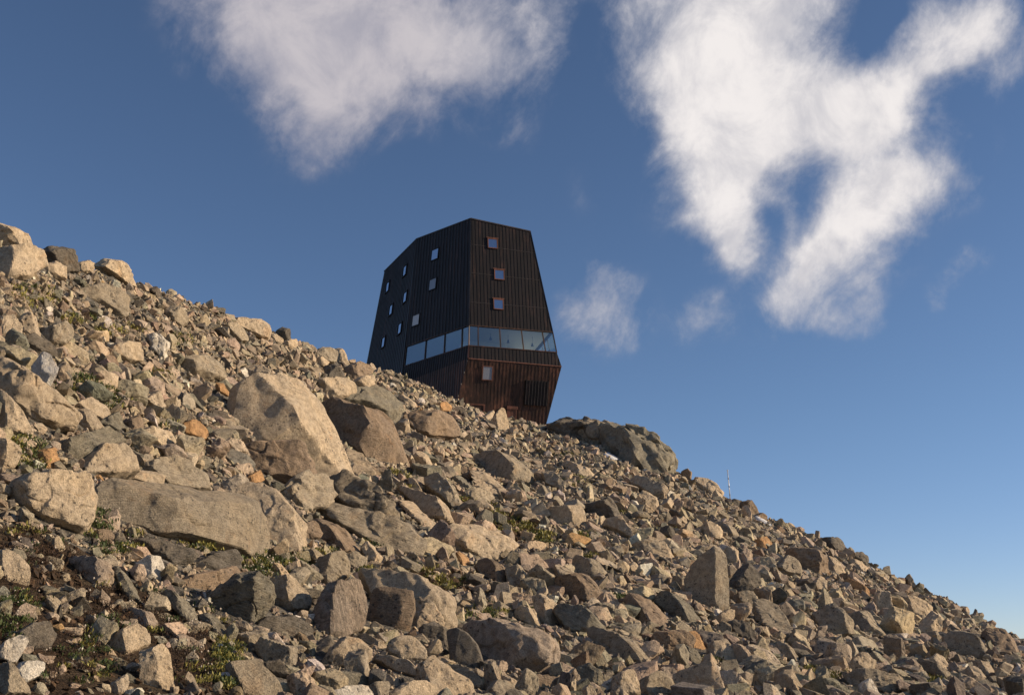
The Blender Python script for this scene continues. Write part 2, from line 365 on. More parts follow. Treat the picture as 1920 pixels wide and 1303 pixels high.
# ------------------------------------------------------------------ rocks: shapes
_ico = {}
def ico(level):
    if level not in _ico:
        bm = bmesh.new(); bmesh.ops.create_icosphere(bm, subdivisions=level + 1, radius=1.0)
        V = np.array([v.co[:] for v in bm.verts]); bm.verts.index_update()
        T = np.array([[v.index for v in f.verts] for f in bm.faces]); bm.free(); _ico[level] = (V, T)
    return _ico[level]
def carve(planes, D, k):
    """radius along each direction of D inside the planes (n, d), edges slightly worn"""
    N = np.array([p[:3] for p in planes]); d = np.array([p[3] for p in planes]); L = np.linalg.norm(N, axis=1); N = N / L[:, None]; d = d / L
    Q = np.maximum(D @ N.T, 0) / d
    return (Q ** k).sum(1) ** (-1.0 / k)
def chip(V, rng, n=14, lo=0.88, hi_=0.985):
    """knock corners off: planes set a little inside the farthest point of a direction"""
    for _ in range(n):
        w = norm(rng.normal(size=3)); p = V @ w; d = p.max() * rng.uniform(lo, hi_); over = p > d
        V[over] *= (d / p[over])[:, None]
    return V
def roughen(V, size, rng, rough=1.0):
    o = rng.uniform(0, 100, 3); L = np.linalg.norm(V, axis=1)[:, None]; D = V / L
    a = fbm(V / size * 1.6 + o, 3); b = fbm(V / size * 5.0 + o, 4, 0.55); c = perlin(V / size * 3.0 + o + 30)
    ledge = np.tanh(c * 16.0) + 0.6 * np.tanh((perlin(V / size * 6.5 + o + 60)) * 9.0)
    crack = np.clip(1 - np.abs(perlin(V / size * 2.0 + o + 80)) / 0.045, 0, 1) * (perlin(V / size * 1.3 + o + 44) > 0.05)
    return V + D * (size * rough * (0.012 * a + 0.012 * b + 0.014 * ledge - 0.028 * crack))[:, None]

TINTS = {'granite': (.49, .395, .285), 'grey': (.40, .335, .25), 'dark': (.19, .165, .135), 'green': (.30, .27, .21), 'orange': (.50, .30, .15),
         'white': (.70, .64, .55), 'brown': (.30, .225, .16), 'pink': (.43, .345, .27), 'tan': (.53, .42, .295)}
FOL = {'granite': 0.1, 'grey': 0.5, 'dark': 0.7, 'green': 1.0, 'orange': 0.4, 'white': 0.2, 'brown': 0.4, 'pink': 0.15, 'tan': 0.3}

def hull2(pts):
    p = sorted(map(tuple, pts))
    def half(p):
        h = []
        for q_ in p:
            while len(h) > 1 and (h[-1][0] - h[-2][0]) * (q_[1] - h[-2][1]) - (h[-1][1] - h[-2][1]) * (q_[0] - h[-2][0]) <= 0: h.pop()
            h.append(q_)
        return h[:-1]
    return np.array(half(p) + half(p[::-1]))

ZOOMS = {'A': (0, 400, 2.7146), 'B': (0, 860, 2.941), 'C': (400, 680, 3.102), 'D': (560, 1000, 3.556), 'E': (1000, 760, 3.833), 'F': (1060, 960, 3.798),
         'G': (1400, 900, 3.2327), 'H': (400, 540, 5.011), 'I': (720, 720, 4.073), 'P': (0, 0, 1.0)}
HEROES = []   # filled below: dict(name, poly, w, label, ref, base point)
def trace_rock(zoom, pts, tint, label, ref=None, lean=24, thick=0.9, front=(0.0, 0.0), right=None, top=None, k=20, rough=1.0, level=None, name=None, cat='boulder', back=0.0, grain=None, turn=0.9):
    """a rock with the outline it shows from the path, standing on the slope, with its own thickness and broken faces"""
    u0, v0, s = ZOOMS[zoom]
    P = hull2([(u0 + x / s, v0 + y / s) for x, y in pts])
    seed = int(P.sum() * 10) % 100000; rng = np.random.default_rng(seed)
    umin, vmin = P.min(0); umax, vmax = P.max(0); wpx, hpx = umax - umin, vmax - vmin
    lowv = lambda uu: max((P[i][1] + (P[(i + 1) % len(P)][1] - P[i][1]) * (uu - P[i][0]) / (P[(i + 1) % len(P)][0] - P[i][0] + 1e-9)) for i in range(len(P)) if (P[i][0] - uu) * (P[(i + 1) % len(P)][0] - uu) <= 0)
    uL, uR = max(umin + 0.22 * wpx, -40), min(umax - 0.22 * wpx, 1960)
    HLp, rL = hit(uL, lowv(uL) - 0.05 * hpx); g1 = hit.gap; HRp, rR_ = hit(uR, lowv(uR) - 0.05 * hpx); hit.gap = max(g1, hit.gap)
    P0 = 0.5 * (HLp + HRp); r = 0.5 * (rL + rR_)
    sink = hit.gap + 4 + 0.07 * hpx; cy = P[:, 1].mean()
    P_in = P.copy(); P = P + np.c_[np.zeros(len(P)), np.where(P[:, 1] > cy, sink * np.clip((P[:, 1] - cy) / (vmax - cy), 0, 1) ** .6, 0)]
    view = norm(CAM - P0); side0 = norm(np.cross([0, 0, 1.0], view)); base = HRp - HLp
    along = base @ side0; depth_ = base @ view
    yaw = np.clip(math.atan2(depth_, max(along, 1e-3)), -0.85, 0.85) * turn           # the foot of the rock follows the ground
    f1 = norm(view * math.cos(yaw) - side0 * math.sin(yaw)); s1 = norm(np.cross([0, 0, 1.0], f1))
    n = norm(f1 * math.cos(rad(lean)) + norm(np.cross(f1, s1)) * math.sin(rad(lean)))
    P0 = P0 - view * (back + 0.30 * thick * min(wpx, hpx) * r / F_PX)
    pts3 = []
    for (u, v) in P:
        d = ray(u, v); tt = ((P0 - CAM) @ n) / (d @ n); pts3.append(CAM + d * tt)
    pts3 = np.array(pts3); C = pts3.mean(0)
    e1 = norm(np.cross([0, 0, 1.0], n)); e2 = np.cross(n, e1)
    q2 = np.stack([(pts3 - C) @ e1, (pts3 - C) @ e2], 1); q2 = hull2(q2)
    ww = np.ptp(q2[:, 0]); hh = np.ptp(q2[:, 1]); T = thick * min(ww, hh)
    planes = []
    for i in range(len(q2)):
        a, b_ = q2[i], q2[(i + 1) % len(q2)]; m = np.array([b_[1] - a[1], a[0] - b_[0]]); ln = np.linalg.norm(m)
        if ln < 1e-6: continue
        m /= ln; d = m @ a
        tf = rng.uniform(0.02, 0.22)
        if right is not None and m[0] > 0.45: tf = right * rng.uniform(0.9, 1.1)
        if top is not None and m[1] > 0.6: tf = top * rng.uniform(0.9, 1.1)
        planes.append((m[0], m[1], tf, d)); planes.append((m[0], m[1], -rng.uniform(0.15, 0.5), d))
    fx, fy = front[0] + rng.normal() * 0.06, front[1] + rng.normal() * 0.06
    planes.append((fx, fy, 1.0, T * 0.5)); planes.append((rng.normal() * 0.2, rng.normal() * 0.2, -1.0, T * 0.55))
    for _ in range(5):
        fx2, fy2 = rng.normal() * 0.45, rng.normal() * 0.4
        planes.append((fx2, fy2, 1.0, T * 0.5 + rng.uniform(0.36, 0.62) * (abs(fx2) * ww + abs(fy2) * hh) * 0.5))
    big = max(wpx, hpx)
    lv = level or (5 if big > 140 else 4 if big > 42 else 3)
    k = 30 if k < 15 else 90 if k < 25 else 140
    V, Tn = ico(lv); D = V * np.array([ww / 2, hh / 2, T / 2]); D /= np.linalg.norm(D, axis=1)[:, None]
    L = D * carve(planes, D, k)[:, None]
    L = chip(L, rng, 9 if k > 30 else 6, 0.90, 0.985)
    CO_V, CO_T = ico(2); CD = CO_V * np.array([ww / 2, hh / 2, T / 2]); CD /= np.linalg.norm(CD, axis=1)[:, None]; CL = CD * carve(planes, CD, k)[:, None]
    L = roughen(L, (ww + hh) / 2, rng, rough)
    R = np.stack([e1, e2, n], 0)
    Vw = L @ R
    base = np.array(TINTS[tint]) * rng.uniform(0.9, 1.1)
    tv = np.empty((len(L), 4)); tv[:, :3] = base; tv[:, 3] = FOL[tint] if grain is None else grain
    a1 = rad(rng.uniform(-35, 35)); ax = np.array([[math.cos(a1), -math.sin(a1), 0], [math.sin(a1), math.cos(a1), 0], [0, 0, 1]])
    co = (L @ ax)[:, [2, 0, 1]] if grain != 2 else (L @ ax)[:, [1, 2, 0]]
    me = tri_mesh(name or 'boulder', Vw, Tn, ROCK, True, tv, co * (r_scale(r)) + rng.uniform(0, 60, 3))
    o = link(name or 'boulder', me, loc=C)
    set_props(o, label, cat, None if name == 'rock_outcrop' else 'rocks of the scree slope')
    HEROES.append(dict(poly=P_in, c=P.mean(0), r=r, label=label, ref=ref, size=big, C=C, rad3=max(ww, hh) / 2, coarse=(CL @ R + C, CO_T)))
    return o
def r_scale(r): return 1.25 if r < 25 else (1.0 if r < 50 else 0.8)
# ------------------------------------------------------------------ rocks: the ones that can be told apart by eye
TR = trace_rock
TR('C', [(60,300),(85,180),(180,100),(400,75),(500,105),(600,180),(720,360),(885,745),(720,690),(70,480)], 'granite', 'huge wedge boulder with smooth lichen-blotched front, largest rock on the slope', 'the huge wedge boulder', lean=10, thick=.75, front=(-.20,.12), right=.75, turn=.1, k=30, rough=.5)
TR('C', [(640,270),(690,250),(880,262),(1010,300),(1060,380),(1065,460),(1010,590),(985,608),(800,520),(700,380)], 'brown', 'big rounded brown boulder close behind the huge wedge boulder, cracked front', 'the cracked brown boulder', lean=22, thick=.9, back=.6, front=(.1,.1))
TR('C', [(570,110),(700,105),(770,130),(800,215),(640,215)], 'granite', 'pale block with notched top above the cracked brown boulder', None, lean=25)
TR('C', [(640,215),(830,190),(990,230),(1085,300),(1060,370),(900,270),(690,260)], 'green', 'flat grey-green slab lying on top of the cracked brown boulder', None, lean=45, back=.9)
TR('C', [(130,560),(140,500),(250,462),(500,448),(540,475),(645,690),(600,682),(230,672),(180,640)], 'brown', 'low brown boulder with overhanging dark underside leaning on the huge wedge boulder', 'the overhanging brown boulder', lean=-22, thick=1.0, front=(0,-.35), right=.6, top=1.1, back=-.8, turn=.2)
TR('C', [(160,680),(235,638),(278,690),(190,722)], 'orange', 'small rust orange block beside the overhanging brown boulder', 'the rust orange block', thick=1.0)
TR('C', [(790,500),(870,530),(940,620),(920,662),(850,655)], 'tan', 'pale slab lit by the sun at the foot of the cracked brown boulder', None, right=.6)
TR('B', [(505,112),(560,100),(1000,180),(1370,200),(1420,270),(1475,480),(1470,545),(1350,545),(830,450),(600,380),(560,340),(505,200)], 'grey', 'long bench-like slab with speckled front face and dark upper edge', 'the long bench-like slab', lean=20, thick=.8, front=(.06,.16), top=.9, k=26, rough=.6)
TR('C', [(215,755),(250,695),(330,700),(400,800),(465,870),(515,1130),(480,1150),(400,1110),(320,1090),(250,900)], 'granite', 'ridged granite rock with a twisted hollow flank at the end of the long bench-like slab', 'the ridged granite rock', lean=12, right=.9, front=(-.35,.1), thick=1.1)
TR('B', [(40,130),(110,85),(380,78),(460,95),(505,150),(500,300),(470,400),(430,425),(250,370),(100,300),(50,200)], 'granite', 'big squarish granite boulder with rounded corners next to the long bench-like slab', 'the squarish granite boulder', lean=14, thick=.8, front=(.05,.1), right=.45, k=14)
TR('A', [(-40,700),(60,740),(150,810),(330,970),(372,1040),(350,1092),(250,1112),(100,1060),(-40,950)], 'granite', 'massive granite boulder with sloping top and black lichen flecks at the frame edge', 'the massive sloping granite boulder', lean=18, thick=.9, top=.8, right=.6)
TR('A', [(-40,890),(40,950),(110,1040),(170,1130),(150,1155),(-40,1110)], 'granite', 'speckled pointed granite rock half out of view below the massive sloping granite boulder', None, lean=20, right=.7)
TR('A', [(-30,1140),(60,1200),(70,1225),(40,1295),(-30,1310)], 'tan', 'rounded tan rock cut by the frame edge beside white flowers', None)
TR('A', [(275,1190),(480,1135),(560,1155),(600,1190),(560,1230),(380,1303),(300,1260)], 'green', 'flat greenish slab behind a speckled granite hump', None, lean=38)
TR('P', [(135,890),(152,862),(177,838),(221,838),(245,862),(252,889),(215,896)], 'granite', 'speckled granite hump above the squarish granite boulder', 'the speckled granite hump', right=.6)
TR('B', [(630,95),(740,55),(890,75),(897,162),(860,164),(700,120)], 'granite', 'pale brick-shaped block lying on the long bench-like slab', 'the pale brick-shaped block', lean=20, top=.8, k=40, rough=.5)
TR('B', [(745,50),(870,8),(960,38),(1170,140),(1150,175),(1000,180),(890,162)], 'grey', 'shaded sloping slab behind the long bench-like slab', None, lean=30)
TR('A', [(90,535),(140,500),(185,525),(208,620),(200,682),(150,642),(100,600)], 'granite', 'upright rounded stone standing between two blocks high on the slope', 'the upright rounded stone', lean=5, right=.5)
TR('A', [(205,585),(290,560),(342,610),(332,660),(290,702),(215,655)], 'grey', 'blocky grey stone on the downhill side of the upright rounded stone', None, right=.4)
TR('A', [(-20,535),(60,530),(105,580),(100,640),(40,640),(-20,620)], 'granite', 'broad lit boulder on the uphill side of the upright rounded stone', None)
TR('A', [(90,652),(140,625),(270,710),(285,738),(180,722)], 'dark', 'long dark smooth rock below the upright rounded stone', None, lean=35)
TR('A', [(745,620),(800,608),(860,660),(852,740),(822,775),(760,700)], 'white', 'rough white quartz boulder shining above the huge wedge boulder', 'the white quartz boulder', right=.6, rough=1.8)
TR('A', [(540,690),(580,665),(680,670),(687,760),(620,755),(545,730)], 'granite', 'pale rounded block just uphill of the white quartz boulder', None, k=14)
TR('A', [(360,392),(490,372),(570,400),(632,450),(625,512),(600,528),(480,450)], 'grey', 'wide smooth slab tilted to the sun high on the slope', 'the wide smooth slab', lean=35, thick=.6)
TR('A', [(838,500),(880,468),(922,480),(952,560),(900,582),(845,545)], 'grey', 'upright grey block below the skyline, taller than its neighbours', 'the upright grey block', lean=8, right=.5)
TR('A', [(-40,40),(0,48),(80,68),(140,95),(180,180),(192,232),(100,205),(20,150),(-40,130)], 'tan', 'tan-brown boulder with overhanging brow on the top of the skyline', 'the tan-brown summit boulder', lean=0, right=.6, front=(0,-.2))
TR('A', [(210,195),(250,168),(330,172),(382,220),(378,258),(300,258),(240,228)], 'dark', 'dark rounded boulder on the skyline next to the tan-brown summit boulder', None, lean=5)
TR('A', [(490,268),(530,230),(610,243),(660,280),(697,332),(620,325),(540,292)], 'granite', 'pale pointed boulder on the skyline with a bright sunny flank', 'the pale skyline boulder', lean=5, right=.8)
TR('A', [(215,262),(270,243),(322,290),(326,352),(280,335),(220,302)], 'tan', 'orange-lit block below the dark rounded skyline boulder', None, right=.6)
TR('A', [(375,260),(420,242),(460,262),(450,292),(395,288)], 'tan', 'pale small block on the skyline between the dark and the pale skyline boulders', None)
TR('A', [(-20,180),(60,190),(150,260),(180,300),(80,350),(-20,330)], 'granite', 'broad pale slab beneath the tan-brown summit boulder', None, lean=35)
TR('H', [(120,330),(180,288),(380,298),(482,340),(527,440),(500,478),(330,430),(200,382)], 'granite', 'big flat-faced granite slab below the skyline, uphill of the hut', 'the flat-faced skyline slab', lean=22, right=.5)
TR('H', [(60,362),(130,335),(200,385),(270,420),(320,490),(200,500),(90,410)], 'grey', 'grey block wedged under the flat-faced skyline slab', None)
TR('H', [(600,392),(650,365),(690,380),(708,432),(640,425)], 'dark', 'lone dark stone on the skyline above the flat-faced skyline slab', None, lean=0)
TR('H', [(640,520),(680,490),(750,490),(775,545),(730,575),(670,560)], 'tan', 'rounded tan stone below the lone dark skyline stone', None, k=12)
TR('H', [(520,455),(570,440),(640,490),(630,520),(560,500)], 'tan', 'sunlit tan block just downhill of the flat-faced skyline slab', None)
TR('H', [(890,632),(1000,558),(1100,558),(1130,600),(1110,692),(1050,682),(960,652)], 'grey', 'broad skyline boulder with rough front, next to the hut gap', 'the broad skyline boulder', lean=5)
TR('H', [(1130,580),(1180,558),(1230,590),(1308,722),(1250,717),(1130,662)], 'granite', 'upright boulder with bright flank ending the skyline before the hut', 'the last skyline boulder', lean=0, right=.9)
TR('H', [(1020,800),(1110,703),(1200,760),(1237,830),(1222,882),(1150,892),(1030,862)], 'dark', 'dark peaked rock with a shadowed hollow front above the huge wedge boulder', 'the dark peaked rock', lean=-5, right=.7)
TR('H', [(1290,892),(1350,840),(1450,823),(1492,870),(1482,962),(1440,982),(1390,922)], 'tan', 'golden lit block on the downhill side of the dark peaked rock', 'the golden lit block', right=.5)
TR('H', [(1225,740),(1300,715),(1400,760),(1440,830),(1340,840),(1260,890)], 'brown', 'brown rock between the dark peaked rock and the golden lit block', None)
TR('H', [(940,680),(985,642),(1075,715),(1020,770),(960,730)], 'tan', 'small diamond-shaped lit stone under the broad skyline boulder', None, right=.4)
TR('H', [(200,790),(270,750),(312,850),(280,858)], 'white', 'small white quartz stone above the huge wedge boulder', None)
TR('H', [(-10,890),(60,910),(135,1000),(110,1012),(20,975)], 'orange', 'orange slab edge-on beside the top of the huge wedge boulder', None)
TR('I', [(155,232),(190,205),(400,222),(500,268),(560,340),(540,402),(460,407),(220,387),(180,322)], 'brown', 'long low brown boulder with chipped edge below the hut scree', 'the long low brown boulder', lean=15, right=.4)
TR('I', [(108,292),(140,260),(185,273),(208,392),(112,372)], 'tan', 'narrow upright stone at the uphill end of the long low brown boulder', None, lean=0, right=.9)
TR('I', [(775,312),(860,215),(895,176),(925,185),(968,347),(900,357),(790,332)], 'tan', 'pale pointed stone standing in front of the hut door', 'the pale pointed stone by the hut', lean=0, thick=.8, front=(-.5,.1), turn=0, right=1.2, k=36, rough=.5)
TR('I', [(735,252),(800,208),(827,225),(800,272),(750,282)], 'granite', 'small lit stone on the uphill side of the pale pointed stone by the hut', None)
TR('I', [(388,192),(400,150),(460,143),(515,187),(490,212),(420,207)], 'orange', 'orange stone in the grey scree below the hut', 'the orange scree stone', right=.4)
TR('I', [(90,100),(150,80),(245,140),(240,175),(165,175)], 'granite', 'split granite block at the top of the hut scree', None, right=.6)
TR('I', [(720,592),(740,540),(850,522),(940,525),(1030,580),(1120,650),(1120,720),(1080,772),(960,762),(800,642)], 'grey', 'large dull grey boulder in the middle of the slope below the hut', 'the large dull grey boulder', lean=20, front=(-.1,.2))
TR('I', [(690,682),(740,658),(820,700),(900,800),(977,955),(950,972),(880,902),(770,770)], 'granite', 'tall leaning slab with pale broad face below the large dull grey boulder', 'the tall leaning slab', lean=15, right=.35, front=(.15,.2), k=32)
TR('I', [(585,832),(640,808),(770,840),(817,882),(720,937),(660,912)], 'grey', 'grey block with yellowish end under the tall leaning slab', None)
TR('I', [(525,722),(570,688),(682,772),(672,812),(620,802)], 'green', 'rounded bar-shaped stone lying across the slope', 'the bar-shaped stone', k=12, lean=15)
TR('I', [(540,692),(600,638),(680,650),(712,692),(670,752),(580,702)], 'brown', 'square-topped stone right behind the bar-shaped stone', None, right=.5)
TR('I', [(320,772),(450,743),(560,820),(622,940),(600,992),(520,962),(340,872)], 'grey', 'big sloping grey slab with a scalloped lower edge', 'the scalloped grey slab', lean=35)
TR('I', [(110,842),(300,858),(480,930),(545,1050),(380,1072),(210,932)], 'granite', 'flat sunlit granite slab below the scalloped grey slab', 'the flat sunlit slab', lean=40, thick=.6)
TR('P', [(832,998),(850,980),(915,988),(960,1008),(969,1019),(935,1050),(890,1055),(848,1032)], 'granite', 'oval granite boulder overhanging a dark hole in the middle of the slope', 'the oval granite boulder', lean=14, thick=.9, front=(0,-.05), top=.8, k=14)
TR('I', [(1240,962),(1270,930),(1500,918),(1546,970),(1546,1082),(1400,1112),(1275,1035)], 'granite', 'smooth box-shaped boulder with a sunlit end', 'the smooth box-shaped boulder', lean=8, right=.9, front=(-.25,.1), turn=0, k=36, rough=.4)
TR('E', [(340,712),(540,658),(600,700),(685,862),(460,832),(430,772)], 'dark', 'dark rust-stained wedge rock behind the smooth box-shaped boulder', 'the dark rust-stained wedge', lean=0, front=(-.3,-.1), turn=0, right=.4)
TR('F', [(820,450),(900,350),(1050,240),(1115,208),(1142,270),(1167,480),(1172,652),(1110,722),(990,702),(890,660)], 'grey', 'big dark fin-shaped slab standing on edge with sunlit rim', 'the dark fin-shaped slab', lean=2, thick=.4, front=(-.3,-.05), right=1.2, turn=0, k=40, rough=.35, grain=.2)
TR('F', [(240,112),(270,75),(400,58),(440,100),(522,202),(430,192),(350,142)], 'granite', 'smooth tilted plate downhill of the smooth box-shaped boulder', 'the smooth tilted plate', lean=35)
TR('F', [(470,235),(600,202),(705,242),(640,322),(600,312),(500,272)], 'grey', 'flat-topped grey block uphill of the dark fin-shaped slab', 'the flat-topped grey block')
TR('F', [(610,200),(650,183),(720,222),(752,312),(730,367),(660,342)], 'tan', 'lit tan block touching the flat-topped grey block', None, right=.6)
TR('F', [(1130,282),(1190,243),(1240,280),(1262,352),(1240,387),(1150,362)], 'tan', 'rounded lit block just behind the rim of the dark fin-shaped slab', None, right=.6)
TR('F', [(965,95),(1010,73),(1112,132),(1106,204),(1010,197),(975,142)], 'tan', 'pinkish squared block above the dark fin-shaped slab', 'the pinkish squared block', right=.5)
TR('F', [(60,382),(130,330),(240,360),(272,422),(240,502),(130,472)], 'grey', 'lumpy grey boulder at the dry grass, uphill of the flat-topped grey block', 'the lumpy grey boulder')
TR('F', [(0,462),(150,440),(222,532),(242,622),(200,682),(100,602),(0,592)], 'brown', 'brown boulder with shadowed underside below the lumpy grey boulder', 'the shadowed brown boulder', lean=5)
TR('F', [(455,642),(520,583),(600,620),(762,842),(650,852),(540,792)], 'brown', 'pointed ridge rock with long lit back beside the dark fin-shaped slab', 'the pointed ridge rock', lean=18)
TR('F', [(640,642),(720,603),(830,600),(900,682),(935,802),(850,802),(750,742)], 'green', 'lichen-covered greenish rock between the pointed ridge rock and the dark fin-shaped slab', None, lean=28)
TR('F', [(190,862),(300,848),(500,910),(652,1072),(500,1102),(350,1062),(220,922)], 'grey', 'large angular slab with diagonal edge in the lower slope', 'the large angular slab', lean=25)
TR('F', [(570,902),(660,850),(850,838),(912,900),(890,962),(800,1012),(680,1002)], 'brown', 'dark purple-brown rounded boulder with knobbly front', 'the purple-brown boulder', lean=2, rough=1.4)
TR('F', [(900,872),(940,848),(1002,982),(960,1002),(910,942)], 'orange', 'yellow-orange wedge stone against the purple-brown boulder', None, right=.4)
TR('F', [(1010,942),(1130,918),(1252,1072),(1150,1102),(1020,1042)], 'granite', 'pale lit block downhill of the yellow-orange wedge stone', 'the pale lit block', right=.5)
TR('F', [(1060,742),(1160,688),(1197,732),(1190,782),(1120,832),(1060,792)], 'tan', 'bright stone at the foot of the dark fin-shaped slab', None, right=.5)
TR('F', [(1190,592),(1300,578),(1382,620),(1372,692),(1290,712),(1200,642)], 'grey', 'rounded double-humped rock behind the dark fin-shaped slab', None)
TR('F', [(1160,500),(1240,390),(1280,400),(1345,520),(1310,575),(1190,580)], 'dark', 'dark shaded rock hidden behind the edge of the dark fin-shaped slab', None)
TR('P', [(1035,1150),(1044,1136),(1080,1141),(1112,1150),(1135,1173),(1126,1190),(1075,1199)], 'green', 'striped slab with strongly grooved grain', 'the striped slab', lean=28, grain=1.0)
TR('F', [(830,1012),(900,963),(940,990),(992,1112),(960,1132),(900,1052)], 'green', 'small pointed grey-green stone downhill of the purple-brown boulder', None)
TR('F', [(535,1190),(650,1148),(810,1310),(520,1320)], 'grey', 'broad slab running out of view at the bottom below the large angular slab', 'the broad bottom slab', lean=30)
TR('F', [(340,1155),(480,1128),(545,1310),(310,1320)], 'granite', 'steep two-tone slab at the bottom beside the broad bottom slab', None, right=.8)
TR('F', [(1220,1182),(1370,1148),(1405,1303),(1330,1260)], 'granite', 'pinkish three-sided block at the bottom of the lower slope', None, right=.6)
TR('F', [(68,1125),(180,1083),(272,1150),(252,1232),(160,1255),(80,1195)], 'green', 'dark greenish round boulder at the bottom, uphill of a small white stone', 'the dark greenish round boulder', k=12)
TR('F', [(245,1232),(320,1178),(352,1222),(330,1262),(270,1274)], 'white', 'small white rounded stone next to the dark greenish round boulder', None, k=12)
TR('F', [(1120,800),(1200,790),(1310,840),(1390,900),(1290,935),(1180,880)], 'dark', 'dark layered slab downhill of the pale bright stone', None, lean=30)
TR('G', [(1180,952),(1260,903),(1380,925),(1472,1030),(1442,1092),(1380,1107),(1200,1042)], 'grey', 'big dark egg-shaped boulder near the lower end of the slope', 'the egg-shaped boulder', lean=5, front=(0,0), turn=0, k=14)
TR('G', [(1010,912),(1120,788),(1177,832),(1172,942),(1080,952)], 'tan', 'sunlit pointed block uphill of the egg-shaped boulder', 'the sunlit pointed block', right=.7, lean=10)
TR('G', [(930,735),(990,718),(1117,792),(1040,852),(960,822)], 'tan', 'wide warm-coloured slab above the sunlit pointed block', None, lean=28)
TR('G', [(755,742),(790,668),(862,672),(877,792),(830,802),(770,772)], 'granite', 'upright pale pillar-like block near the lower skyline', 'the pale pillar-like block', lean=4)
TR('G', [(620,832),(740,798),(832,912),(800,957),(700,922)], 'grey', 'smooth shaded block below the pale pillar-like block', None, front=(-.2,.1))
TR('G', [(380,812),(520,748),(652,862),(657,942),(540,962),(430,920)], 'grey', 'big smooth shaded slab with tan stain', 'the tan-stained slab', lean=12, front=(-.2,.2), turn=.1)
TR('G', [(255,412),(350,398),(430,418),(452,480),(430,582),(380,577),(280,502)], 'brown', 'big cube of rock with folded sunlit side, near the pole', 'the folded cube rock', lean=5, right=1.0)
TR('G', [(155,542),(210,473),(337,540),(300,587),(200,572)], 'grey', 'grey wedge with tan tip below the folded cube rock', None)
TR('G', [(475,350),(535,340),(590,400),(570,418),(500,398)], 'dark', 'dark stone perched on the lower skyline', 'the perched dark stone', lean=0)
TR('G', [(620,455),(680,442),(745,490),(700,505),(640,480)], 'dark', 'flat dark stone on the skyline downhill of the perched dark stone', None)
TR('G', [(590,1112),(690,1043),(782,1112),(760,1172),(620,1167)], 'granite', 'angular gabled block in the lower slope', 'the gabled block', right=.6)
TR('G', [(570,1182),(700,1168),(990,1222),(960,1292),(800,1310),(640,1262)], 'grey', 'long dark flat slab at the bottom near yellow grass', 'the long dark bottom slab', lean=30)
TR('G', [(680,1232),(720,1208),(795,1310),(685,1315)], 'white', 'pale cream stone leaning on the long dark bottom slab', None)
TR('G', [(1010,1112),(1090,1098),(1210,1140),(1252,1222),(1180,1212),(1060,1162)], 'grey', 'sloping striped slab below the egg-shaped boulder', None, lean=30, grain=1)
TR('G', [(1120,1092),(1190,1058),(1282,1190),(1270,1222),(1180,1162)], 'granite', 'tilted block right under the uphill side of the egg-shaped boulder', None)
TR('G', [(1320,1172),(1400,1128),(1452,1190),(1440,1242),(1340,1212)], 'tan', 'bright rounded stone below the egg-shaped boulder', None, right=.4)
TR('G', [(1340,1112),(1460,1098),(1532,1200),(1490,1217)], 'tan', 'lit flat stone under the downhill side of the egg-shaped boulder', None)
TR('G', [(185,1052),(230,988),(290,1030),(352,1132),(240,1102)], 'grey', 'steep grey wedge above the yellow grass in the lower slope', None)
TR('G', [(70,782),(130,728),(190,760),(332,962),(320,992),(150,902)], 'grey', 'long slanting slab with pale streak, downhill of the dark fin-shaped slab', 'the long slanting slab', lean=20, right=.5)
TR('G', [(588,642),(620,608),(742,660),(752,722),(690,692)], 'orange', 'orange-tinted flat block in the lower slope', 'the orange-tinted block', lean=25)
TR('G', [(380,642),(420,588),(487,620),(470,682),(400,672)], 'granite', 'pinkish cube below the folded cube rock', None, right=.4)
TR('G', [(495,568),(520,560),(586,650),(555,645)], 'orange', 'vivid orange sliver standing on edge', None, right=.8)
TR('G', [(955,592),(980,563),(1033,625),(990,620)], 'tan', 'small pale pyramid stone on the lower skyline', None, lean=0)
TR('G', [(1460,972),(1570,898),(1652,1050),(1600,1072),(1480,1002)], 'brown', 'shaded pointed boulder near the end of the skyline', None, right=.6)
TR('G', [(640,505),(690,490),(780,580),(730,590)], 'tan', 'sunlit sloping slab under the lower skyline', None, lean=25)
TR('G', [(450,500),(540,470),(575,520),(572,570),(500,560)], 'tan', 'sunlit rock with streaked face beside the folded cube rock', None)
TR('E', [(1140,512),(1240,518),(1310,560),(1362,602),(1355,637),(1300,657),(1200,602)], 'tan', 'bright tan boulder jutting from the skyline near the pole', 'the bright tan skyline boulder', lean=0, right=.5)
TR('E', [(1058,478),(1110,448),(1142,480),(1130,512),(1080,505)], 'brown', 'small capstone above the bright tan skyline boulder', None, lean=0)
TR('E', [(1500,692),(1545,678),(1602,750),(1560,787),(1500,762)], 'brown', 'lit round-ended rock on the skyline below the pole', None, lean=0)
TR('E', [(1405,690),(1440,670),(1480,680),(1500,705),(1430,710)], 'dark', 'dark flat stone at the foot of the pole', None, lean=0)
TR('E', [(1595,790),(1630,768),(1668,785),(1660,820),(1610,815)], 'brown', 'small reddish stone on the skyline beside the lower snow patch', None, lean=0)
TR('E', [(730,732),(785,608),(880,660),(893,782),(820,784),(750,742)], 'tan', 'lit upright block with dark shadow side in the upper right slope', 'the upright lit block', lean=0, front=(-.1,.1), right=.5)
TR('E', [(680,562),(740,533),(880,570),(960,600),(987,640),(960,682),(850,662),(720,612)], 'granite', 'smooth oval slab below the rock outcrop', 'the smooth oval slab', lean=30)
TR('E', [(1000,712),(1080,678),(1140,700),(1167,782),(1060,742)], 'brown', 'brown wedge between the upright lit block and the pole', None)
TR('E', [(1355,872),(1440,868),(1482,940),(1420,987)], 'grey', 'grey five-sided block downhill of the pinkish squared block', None)
TR('E', [(1588,970),(1640,953),(1702,1010),(1650,1042),(1600,1022)], 'orange', 'deep orange stone under the lower snow patch', 'the deep orange stone')
